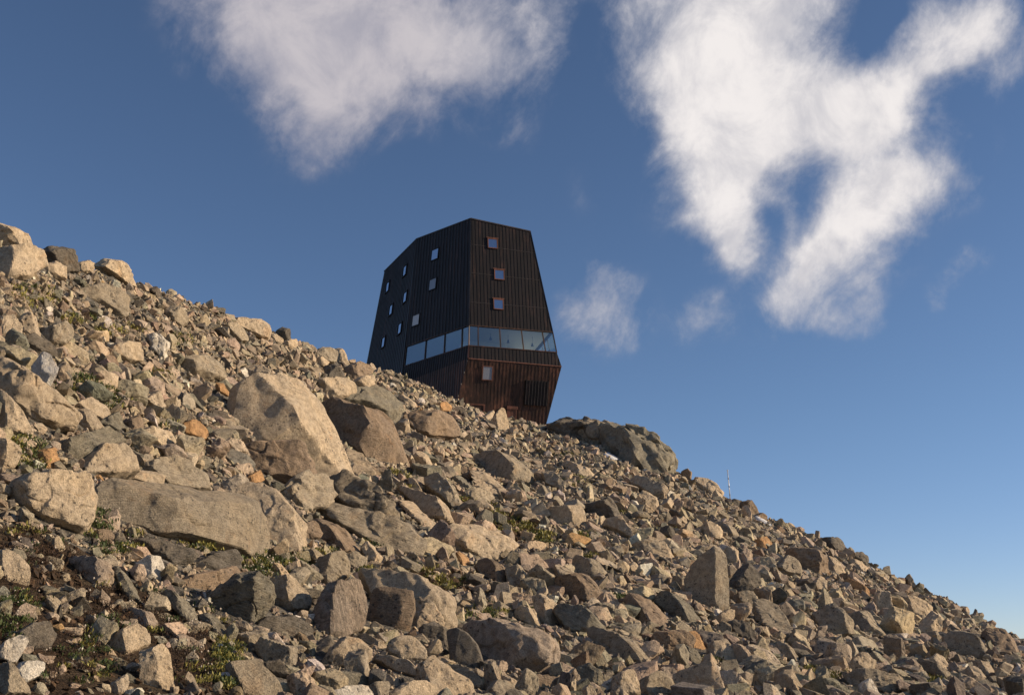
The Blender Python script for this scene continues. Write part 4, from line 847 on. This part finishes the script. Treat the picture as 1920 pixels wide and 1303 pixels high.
hut = empty('mountain_hut', (CLB[0], CLB[1], zBASE)); HL = np.array(hut.location[:])
set_props(hut, 'dark copper-clad polygonal mountain hut with a panorama window band behind the scree crest', 'hut')
def hbm(name, bm, mat, parent, smooth=False):
    o = bm_obj(name, bm, mat, parent, smooth)
    return o
def facet(pts, mat, label=None, thick=0.22, seams=True, spacing=0.30, name='wall', along=None):
    """one flat face of the shell with its standing seams"""
    P = np.array(pts) - HL; c = P.mean(0)
    n = norm(np.cross(P[1] - P[0], P[2] - P[1])); cen = (np.array([CB, RB, LB, BRB, BLM]).mean(0) - HL); 
    if n @ (c - cen) < 0: n = -n
    bm = bmesh.new(); f = [bm.verts.new(p) for p in P]; g = [bm.verts.new(p - n * thick) for p in P]
    bm.faces.new(f); bm.faces.new(g[::-1])
    for i in range(len(P)): j = (i + 1) % len(P); bm.faces.new([f[i], g[i], g[j], f[j]])
    o = hbm(name, bm, mat, hut)
    if label: o['label'] = label
    if seams:
        h = norm(np.cross(UP, n)); s = np.cross(n, h)
        if s[2] < 0: s = -s
        if along is not None: s = norm(along - n * (along @ n)); h = norm(np.cross(s, n)); h = h if h[0] > 0 else -h
        X, Y = (P - P[0]) @ h, (P - P[0]) @ s; x = X.min() + spacing * 0.6
        while x < X.max() - 0.05:
            ys = []
            for i in range(len(P)):
                j = (i + 1) % len(P)
                if (X[i] - x) * (X[j] - x) < 0: ys.append(Y[i] + (Y[j] - Y[i]) * (x - X[i]) / (X[j] - X[i]))
            if len(ys) >= 2 and max(ys) - min(ys) > 0.15:
                bm = bmesh.new(); box_verts(bm, P[0], h, s, n, x - .016, x + .016, min(ys) + .01, max(ys) - .01, -.005, .019 if n[0] > 0 else .045)
                hbm('standing_seam', bm, COP_RIB if n[0] < 0 else COP_DARK if mat is COP_DARK else COP_BROWN, o)  # side walls get the seam colour lightened for sky light, the path side stays dark
            x += spacing
    return o
facet([CT, RT, RBT, CBT], COP_DARK, 'black copper upper wall toward the path')
wall_a = facet([KT, CT, CBT, LBT], COP_DARK, 'black copper upper side wall', seams=False)
wall_b = facet([FT, KT, KH, KB, FB], COP_DARK, 'receding black copper side wall with six windows', seams=False)
facet([CB, RB, RH, CH], COP_DARK, 'flaring copper parapet under the window band')
facet([LB, CB, CH, KH], COP_DARK)
facet([CH, RH, RLB, CLB], COP_BROWN, 'brown streaked lower wall leaning inward')
facet([KH, CH, CLB, ALB], COP_BROWN)
facet([RT, BRT, BRBT, RBT], COP_DARK, seams=False); facet([RB, BRB, BRH, RH], COP_DARK, seams=False); facet([RH, BRH, BRL, RLB], COP_BROWN, seams=False)
facet([BRT, BLT, BLB, BRL], COP_DARK, seams=False); facet([BLT, FT, FB, BLB], COP_DARK, seams=False)
bm = bmesh.new(); ring = [CT, RT, BRT, BLT, FT, KT]; top = [bm.verts.new(p - HL + UP * .03) for p in ring]; cc = bm.verts.new(np.mean(ring, 0) - HL + UP * .1)
low = [bm.verts.new(p - HL - UP * .12) for p in ring]; cl = bm.verts.new(np.mean(ring, 0) - HL - UP * .1)
for i in range(6): j = (i + 1) % 6; bm.faces.new([top[i], top[j], cc]); bm.faces.new([low[j], low[i], cl]); bm.faces.new([top[j], top[i], low[i], low[j]])
hbm('roof', bm, COP_DARK, hut)
def bar(name, A, B, w, mat, parent, side=None, d=None):
    """a straight square bar from A to B"""
    A, B = A - HL, B - HL; y = norm(B - A); s = norm(np.cross(y, side if side is not None else (UP if abs(y[2]) < .8 else np.array([1., 0, 0])))); t = np.cross(s, y)
    bm = bmesh.new(); box_verts(bm, A, s, y, t, -w / 2, w / 2, 0, np.linalg.norm(B - A), -(d or w) / 2, (d or w) / 2)
    return hbm(name, bm, mat, parent)
for w_, n_, T0, T1, B0, B1, k_ in ((wall_a, nA, KT, CT, LBT, CBT, 19), (wall_b, nB, FT, KT, FB, KB, 24)):       # the seams fan out with the taper of the wall
    for i in range(1, k_):
        f_ = i / k_; bar('standing_seam', T0 + (T1 - T0) * f_, B0 + (B1 - B0) * f_, .042, COP_RIB, w_, side=n_, d=.08)  # seams painted paler, as if catching the sky
bar('corner_trim', CT, CBT, .10, COP_RIB, hut); bar('corner_trim', CB, CH, .12, COP_RED, hut); bar('corner_trim', KT, LBT, .09, COP_RIB, hut); bar('corner_trim', RT, RBT, .07, COP_RIB, hut)
for a_, b_ in ((CT, RT), (KT, CT), (FT, KT)): bar('roof_edge', a_ + UP * .02, b_ + UP * .02, .10, COP_RIB, hut)
bar('hem', CH, RH, .07, COP_RED, hut)
# panorama storey
floor_ring = [CB, RB, BRB, BLM, LB]; ceil_ring = [CBT, RBT, BRBT, down(BLT, BLM, CBT[2]), LBT]
for nm, ring, dz in (('band_floor', floor_ring, -.1), ('band_ceiling', ceil_ring, .1)):
    bm = bmesh.new(); c0 = np.mean(ring, 0)
    ring = [p + (c0 - p) * .03 for p in ring]
    a_ = [bm.verts.new(p - HL) for p in ring]; b2 = [bm.verts.new(p - HL + UP * dz) for p in ring]; bm.faces.new(a_); bm.faces.new(b2[::-1])
    for i in range(5): j = (i + 1) % 5; bm.faces.new([a_[i], b2[i], b2[j], a_[j]])
    hbm(nm, bm, ROOM, hut)
bm = bmesh.new(); hR = norm(RB - CB); inn = -nR0
box_verts(bm, (CB + hR * 1.2 + inn * 4.6) - HL, hR, inn, UP, -0.6, 3.2, 0, 1.6, 0, (CBT - CB)[2] + .1); hbm('inner_core', bm, ROOM, hut)
def band(name_pts_top, name_pts_bot, P, n, inset=.06):
    rail = bmesh.new(); tp = [at_plane(u, v, P, n) for u, v in name_pts_top]; bp = [at_plane(u, v, P, n) for u, v in name_pts_bot]
    return tp, bp
def pane_strip(tp, bp, n):
    part = bar('window_band', tp[0], tp[-1], .08, COP_BROWN, hut, side=n); bar('rail', bp[0], bp[-1], .08, COP_BROWN, part, side=n)
    for i in range(len(tp)): 
        bar('mullion', bp[i] - n * .01, tp[i] - n * .01, .07, COP_BROWN, part, side=n)
    for i in range(len(tp) - 1):
        bm = bmesh.new(); q_ = [bm.verts.new(p - n * .05 - HL) for p in (bp[i], bp[i + 1], tp[i + 1], tp[i])]; bm.faces.new(q_)
        hbm('pane', bm, GLASS_BAND, part)
z1 = lambda x, y: (670 + x / 3.102, 390 + y / 3.102)
lerp = lambda A, B, t: A + (B - A) * t
fr = (0.0, .107, .36, .62, .872, 1.0)
pane_strip([lerp(CBT, RBT, t) for t in fr], [lerp(CB, RB, t) for t in fr], nR)
fa = [0.0, .105, .37, .67, 1.0]
pane_strip([lerp(CBT, LBT, t) for t in fa], [lerp(CB, LB, t) for t in fa], nA)
nS = norm(np.cross(BRB - RB, UP)); nS = nS if nS[0] > 0 else -nS
pane_strip([lerp(RBT, BRBT, t) for t in (0, .25, .5, .75, 1)], [lerp(RB, BRB, t) for t in (0, .25, .5, .75, 1)], nS)
# horizontal joints between the copper sheets
for (ua, va, ub, vb_, P_, n_) in ((*z1(662, 378), *z1(1060, 421), CB, nR), (*z1(657, 548), *z1(1098, 583), CB, nR), (*z1(662, 212), *z1(1020, 262), CB, nR)):
    bar('sheet_joint', at_plane(ua, va, P_, n_), at_plane(ub, vb_, P_, n_), .035, COP_RIB, hut, side=n_)
# windows
def window(u, v, w, h, P, n, frame_mat, glass, label=None, fw=.075, proud=.09, name='window'):
    C = at_plane(u, v, P, n) - HL; hx = norm(np.cross(UP, n)); s = np.cross(n, hx); s = s if s[2] > 0 else -s
    bm = bmesh.new()
    for x0, x1, y0, y1 in ((-w / 2 - fw, w / 2 + fw, h / 2, h / 2 + fw), (-w / 2 - fw, w / 2 + fw, -h / 2 - fw, -h / 2), (-w / 2 - fw, -w / 2, -h / 2, h / 2), (w / 2, w / 2 + fw, -h / 2, h / 2)):
        box_verts(bm, C, hx, s, n, x0, x1, y0, y1, -.02, proud)
    f = hbm(name, bm, frame_mat, hut)
    if label: f['label'] = label
    bm = bmesh.new(); box_verts(bm, C, hx, s, n, -w / 2, w / 2, -h / 2, h / 2, -.01, .062); hbm('pane', bm, glass, f)
    return f, C, hx, s
for x, y in ((786, 209), (825, 390), (820, 562)):
    f, C, hx, s = window(*z1(x, y), .72, .80, CB, nR, COP_RED, GLASS_DARK)
    bm = bmesh.new(); box_verts(bm, C, hx, s, nR, -.52, .52, .50, .56, 0, .10); hbm('drip_edge', bm, COP_RED, f)
window(*z1(756, 960), .74, 1.02, CH, nRL, COP_RED, BLIND_GREY, 'window with a grey blind in the leaning lower wall')
z2 = lambda x, y: (690 + x / 4.345, 400 + y / 4.345)
window(*z2(548, 337), .90, .95, CB, nA, COP_DARK, GLASS_DARK); window(*z2(530, 580), .90, .95, CB, nA, COP_DARK, BLIND_GREY)
window(*z2(393, 872), .92, .95, CB, nA, COP_DARK, BLIND, 'window with a closed pale blind')
for x, y in ((303, 470), (163, 602), (305, 685), (190, 788), (262, 940), (128, 1052)): window(*z2(x, y), 1.02, .98, K1, nB, COP_DARK, GLASS_DARK, proud=.12)
# door, hatch and dark shutter of the lower wall
f, C, hx, s = window(*z1(896, 1215), .62, 1.05, CH, nRL, COP_RED, COP_RED, 'door with red copper frame half hidden by rocks', fw=.10, name='door')
bm = bmesh.new(); box_verts(bm, C, hx, s, nRL, -.46, .46, .64, .88, 0, .13); hbm('lintel', bm, COP_RED, f)
f, C, hx, s = window(*z1(697, 1165), 1.0, .5, CH, nRL, COP_RED, COP_BROWN, 'low hatch with red copper lintel', fw=.12, name='hatch')
C = at_plane(*z1(1040, 1076), CH, nRL) - HL; hx = norm(np.cross(UP, nRL)); s = np.cross(nRL, hx); s = s if s[2] > 0 else -s
bm = bmesh.new(); box_verts(bm, C, hx, s, nRL, -.98, .98, -1.02, 1.0, -.02, .14); sh = hbm('shutter', bm, COP_DARK, hut); sh['label'] = 'closed blackened shutter panel'
for k in range(8):
    x = -.9 + k * .257; bm = bmesh.new(); box_verts(bm, C, hx, s, nRL, x - .018, x + .018, -1.0, .98, .13, .175); hbm('rib', bm, COP_RIB, sh)
# lamps hanging in the panorama room
for k, (x, y) in enumerate(((775, 757), (877, 775), (1018, 795))):
    C = at_plane(*z1(x, y), CB + inn * 2.0, nR0); zc = CBT[2] + .03
    lp = empty('pendant_lamp', C)
    set_props(lp, ('small dark pendant lamp behind the second front pane of the hut', 'small dark pendant lamp behind the third front pane of the hut', 'small dark pendant lamp behind the fourth front pane of the hut')[k], 'lamp', 'pendant lamps in the panorama room')
    bm = bmesh.new(); bmesh.ops.create_cone(bm, segments=10, radius1=.13, radius2=.04, depth=.28, cap_ends=True); bm_obj('lamp_shade', bm, BLACK, lp)
    bm = bmesh.new(); box_verts(bm, (0, 0, 0), (1, 0, 0), (0, 1, 0), (0, 0, 1), -.012, .012, -.012, .012, .13, max(.3, zc - C[2])); bm_obj('cord', bm, BLACK, lp)

# ------------------------------------------------------------------ pole, stake, snow
def tube(bm, A, B, r0, r1, seg=8):
    y = norm(np.array(B) - A); s = norm(np.cross(y, [0.3, 1, 0.1])); t = np.cross(s, y); rings = []
    for P_, r_ in ((A, r0), (B, r1)): rings.append([bm.verts.new(np.array(P_) + (s * math.cos(a_) + t * math.sin(a_)) * r_) for a_ in np.linspace(0, 2 * math.pi, seg, endpoint=False)])
    for i in range(seg): j = (i + 1) % seg; bm.faces.new([rings[0][i], rings[0][j], rings[1][j], rings[1][i]])
    bm.faces.new(rings[0][::-1]); bm.faces.new(rings[1])
P0, r_ = hit(1370, 942); n_ = norm([P0[0], P0[1], 0.0])
topP = at_plane(1364, 881, P0, n_); botP = at_plane(1370.5, 950, P0, n_)
pole = empty('marker_pole', botP); set_props(pole, 'thin pale marker pole standing slightly tilted on the skyline', 'pole')
bm = bmesh.new(); tube(bm, np.zeros(3), topP - botP, .034, .028); bm_obj('shaft', bm, STEEL, pole, True)
for k in range(3):
    a_ = (topP - botP) * (.30 + .22 * k); bm = bmesh.new(); tube(bm, a_, a_ + (topP - botP) * .05, .036, .034); bm_obj('band', bm, WOOD, pole, True)
bm = bmesh.new(); tube(bm, (topP - botP) * .985, (topP - botP) * 1.0, .06, .05); bm_obj('cap', bm, STEEL, pole, True)
P0, r_ = hit(599, 728); n_ = norm([P0[0], P0[1], 0.0]); a_ = at_plane(599.5, 699, P0, n_); b_ = at_plane(599.8, 735, P0, n_)
stake = empty('marker_stake', b_); set_props(stake, 'short thin stake sticking up behind the top of the huge wedge boulder', 'stake')
bm = bmesh.new(); tube(bm, np.zeros(3), a_ - b_, .025, .02); bm_obj('shaft', bm, WOOD, stake, True)
bm = bmesh.new(); tube(bm, (a_ - b_) * .93, (a_ - b_), .032, .028); bm_obj('tip', bm, STEEL, stake, True)
SNOWS = [([(1126, 850), (1135, 846), (1150, 853), (1165, 861), (1172, 868), (1160, 866), (1145, 861), (1132, 855)], 'upper snow patch, small and white between stones below the bedrock outcrop'),
         ([(1408, 962), (1418, 967), (1432, 974), (1446, 982), (1457, 990), (1446, 988), (1428, 981), (1412, 971)], 'lower snow patch, thin white strip below the skyline near the pole')]
for pts, lab in SNOWS:
    P3 = np.array([hit(u_, v_)[0] for u_, v_ in pts]); c_ = P3.mean(0); P3 = c_ + (P3 - c_) * .75; nn = slope_normal(c_[0], c_[1])
    bm = bmesh.new(); rings = []
    for k_, (sc_, up_) in enumerate(((1.1, -.25), (1.0, .05), (.8, .09), (.4, .11))): rings.append([bm.verts.new((p - c_) * sc_ + nn * up_ * (1 + .5 * math.sin(7 * i_ + k_))) for i_, p in enumerate(P3)])
    for A_, B_ in zip(rings, rings[1:]):
        for i in range(len(P3)): j = (i + 1) % len(P3); bm.faces.new([A_[i], A_[j], B_[j], B_[i]])
    bm.faces.new(rings[-1]); o = bm_obj('snow_patch', bm, SNOW, None, True); o.location = c_
    set_props(o, lab, 'snow', 'remains of snow on the slope')
# ------------------------------------------------------------------ plants between the stones
PATCH = [  # u, v, half width, half height, tufts, mix (green, yellow, brown), flowers
    (150, 725, 60, 18, 40, (.5, .2, .3), .5), (200, 750, 45, 28, 60, (.6, .2, .2), .7), (35, 850, 45, 30, 60, (.5, .2, .3), .9), (70, 860, 30, 22, 30, (.3, .2, .5), .8),
    (60, 1080, 60, 60, 60, (.04, .04, .92), .1), (180, 1100, 60, 50, 60, (.04, .04, .92), .1), (280, 1170, 60, 60, 70, (.04, .06, .9), .1), (340, 1240, 60, 50, 60, (.04, .1, .84), .1), (200, 1240, 60, 50, 80, (.1, .1, .8), .1),
    (505, 1062, 60, 22, 90, (.6, .25, .15), .9), (385, 1027, 45, 9, 40, (.35, .5, .15), .4), (185, 990, 20, 30, 40, (.6, .2, .2), .7), (215, 1030, 40, 18, 40, (.4, .2, .4), .6),
    (570, 1060, 14, 30, 35, (.6, .2, .2), .4), (25, 1160, 35, 50, 90, (.45, .1, .45), .6), (130, 1100, 90, 60, 80, (.03, .05, .92), .15), (60, 1030, 60, 40, 60, (.05, .05, .9), .3),
    (230, 1150, 70, 60, 120, (.06, .06, .88), .2), (110, 1255, 70, 40, 60, (.2, .1, .7), .3), (160, 1200, 50, 30, 50, (.12, .2, .68), .2), (330, 1190, 50, 60, 90, (.1, .1, .8), .25),
    (425, 1245, 20, 52, 110, (.35, .6, .05), .1), (370, 1260, 40, 40, 70, (.15, .2, .65), .2), (260, 1010, 60, 25, 50, (.15, .1, .75), .3), (400, 1170, 40, 30, 50, (.15, .15, .7), .4),
    (600, 1040, 30, 10, 15, (.3, .4, .3), .3), (905, 960, 35, 14, 50, (.12, .6, .28), .15), (955, 985, 45, 18, 70, (.1, .6, .3), .15), (1015, 1010, 30, 12, 40, (.15, .5, .35), .15),
    (880, 945, 25, 12, 30, (.1, .6, .3), .1), (790, 1068, 30, 10, 30, (.05, .45, .5), .1), (835, 1092, 35, 14, 40, (.1, .35, .55), .1), (915, 1148, 30, 12, 40, (.5, .3, .2), .1), (870, 1160, 16, 8, 20, (.7, .2, .1), 0),
    (1080, 905, 25, 12, 30, (.15, .5, .35), .1), (1095, 1008, 20, 8, 25, (.5, .3, .2), .1), (1165, 1125, 16, 8, 25, (.7, .2, .1), .1), (1120, 1040, 25, 10, 25, (.1, .6, .3), .1), (1180, 960, 30, 14, 30, (.05, .3, .65), 0), (1240, 1000, 25, 12, 25, (.05, .4, .55), 0),
    (1540, 1262, 40, 16, 50, (.15, .65, .2), .1), (1770, 1278, 30, 14, 50, (.4, .45, .15), .1), (1440, 1282, 20, 8, 25, (.3, .5, .2), .1), (1330, 1245, 12, 6, 18, (.7, .2, .1), .1), (1260, 1270, 12, 7, 18, (.7, .2, .1), 0),
    (700, 1020, 18, 8, 15, (.2, .5, .3), .1), (765, 905, 12, 14, 20, (.2, .6, .2), 0), (740, 890, 14, 10, 16, (.2, .6, .2), 0), (140, 600, 40, 10, 30, (.2, .5, .3), .1), (60, 560, 50, 22, 50, (.15, .35, .5), .1), (220, 620, 40, 12, 30, (.2, .5, .3), .1),
    (330, 640, 30, 10, 20, (.15, .5, .35), 0), (310, 800, 14, 12, 20, (.6, .2, .2), .4), (300, 705, 26, 10, 20, (.2, .5, .3), 0), (680, 1075, 16, 8, 16, (.3, .4, .3), .2), (520, 890, 14, 6, 14, (.5, .3, .2), .9), (1000, 1135, 22, 10, 20, (.1, .55, .35), .1), (1060, 850, 24, 10, 20, (.1, .45, .45), 0)]
PAL = (((.035, .055, .012), (.085, .105, .022)), ((.17, .15, .03), (.30, .26, .055)), ((.024, .014, .009), (.105, .058, .030)))
LV, LT, LC, FV, FT_, = [], [], [], [], []
nL = nF = 0
rp = np.random.default_rng(77)
hp = [(h['poly'], h['poly'].mean(0)) for h in HEROES]
for (u_, v_, a_, b_, nt, mixw, fl) in PATCH:
    for _ in range(int(nt * (.5 if v_ > 1060 and u_ < 400 else 1))):
        ang = rp.uniform(0, 2 * math.pi); rr = math.sqrt(rp.uniform())
        tu, tv = u_ + a_ * rr * math.cos(ang), v_ + b_ * rr * math.sin(ang) + 3
        if any(abs(c_[0] - tu) < 190 and abs(c_[1] - tv) < 150 and in_poly(np.array([tu]), np.array([tv - 4.0]), (c_ + (p_ - c_) * .9).tolist())[0] for p_, c_ in hp): continue
        P, r_ = hit(tu, tv)
        P[2] = float(terrain(P[0], P[1]))
        sc = np.clip(r_ / 14.0, 0.8, 3.2) ** 0.75; m_ = rp.choice(3, p=np.array(mixw) / sum(mixw)); n = int(rp.integers(26, 42))
        base = P + np.c_[rp.normal(size=(n, 2)) * 0.055 * sc, rp.uniform(0, .05, n) * sc + .02]
        az = rp.uniform(0, 2 * math.pi, n); el = rp.uniform(.25, 1.4, n); ln = rp.uniform(.035, .085, n) * sc * (.5 if m_ == 2 else .9); wd = ln * rp.uniform(.22, .42, n)
        d = np.stack([np.cos(az) * np.cos(el), np.sin(az) * np.cos(el), np.sin(el)], 1); sd_ = np.stack([-np.sin(az), np.cos(az), rp.uniform(-.4, .4, n)], 1)
        tip = base + d * ln[:, None]; midp = base + d * (ln * .5)[:, None] + np.array([0, 0, .006])
        V = np.stack([base, midp + sd_ * (wd / 2)[:, None], tip, midp - sd_ * (wd / 2)[:, None]], 1).reshape(-1, 3)
        k = np.arange(n)[:, None] * 4 + nL
        LV.append(V); LT.append(np.concatenate([k + [0, 1, 2], k + [0, 2, 3]])); nL += 4 * n
        c0, c1 = np.array(PAL[m_][0]), np.array(PAL[m_][1]); LC.append(np.repeat(c0 + (c1 - c0) * rp.uniform(0, 1, (n, 1)), 4, 0))
        if rp.uniform() < fl * 0.55:
            for _k in range(int(rp.integers(1, 3))):
                o_ = P + np.append(rp.normal(size=2) * .07 * sc, rp.uniform(.07, .13) * sc); q_ = rp.uniform(.009, .016) * min(sc, 1.6)
                FV.append(np.array([[q_, 0, 0], [0, q_, 0], [-q_, 0, 0], [0, -q_, 0], [0, 0, q_], [0, 0, -q_]]) + o_)
                FT_.append(np.array([[0, 1, 4], [1, 2, 4], [2, 3, 4], [3, 0, 4], [1, 0, 5], [2, 1, 5], [3, 2, 5], [0, 3, 5]]) + nF); nF += 6
set_props(link('alpine_plants', tri_mesh('alpine_plants', np.concatenate(LV), np.concatenate(LT), LEAF, False, np.concatenate(LC))), 'low alpine cushion plants, moss and dry grass in the gaps between stones', 'plants', kind='stuff')
set_props(link('white_flowers', tri_mesh('white_flowers', np.concatenate(FV), np.concatenate(FT_), LEAF, False, np.tile(np.array([.50, .42, .33]), (nF, 1)))), 'tiny white flower heads above the cushion plants', 'flowers', kind='stuff')
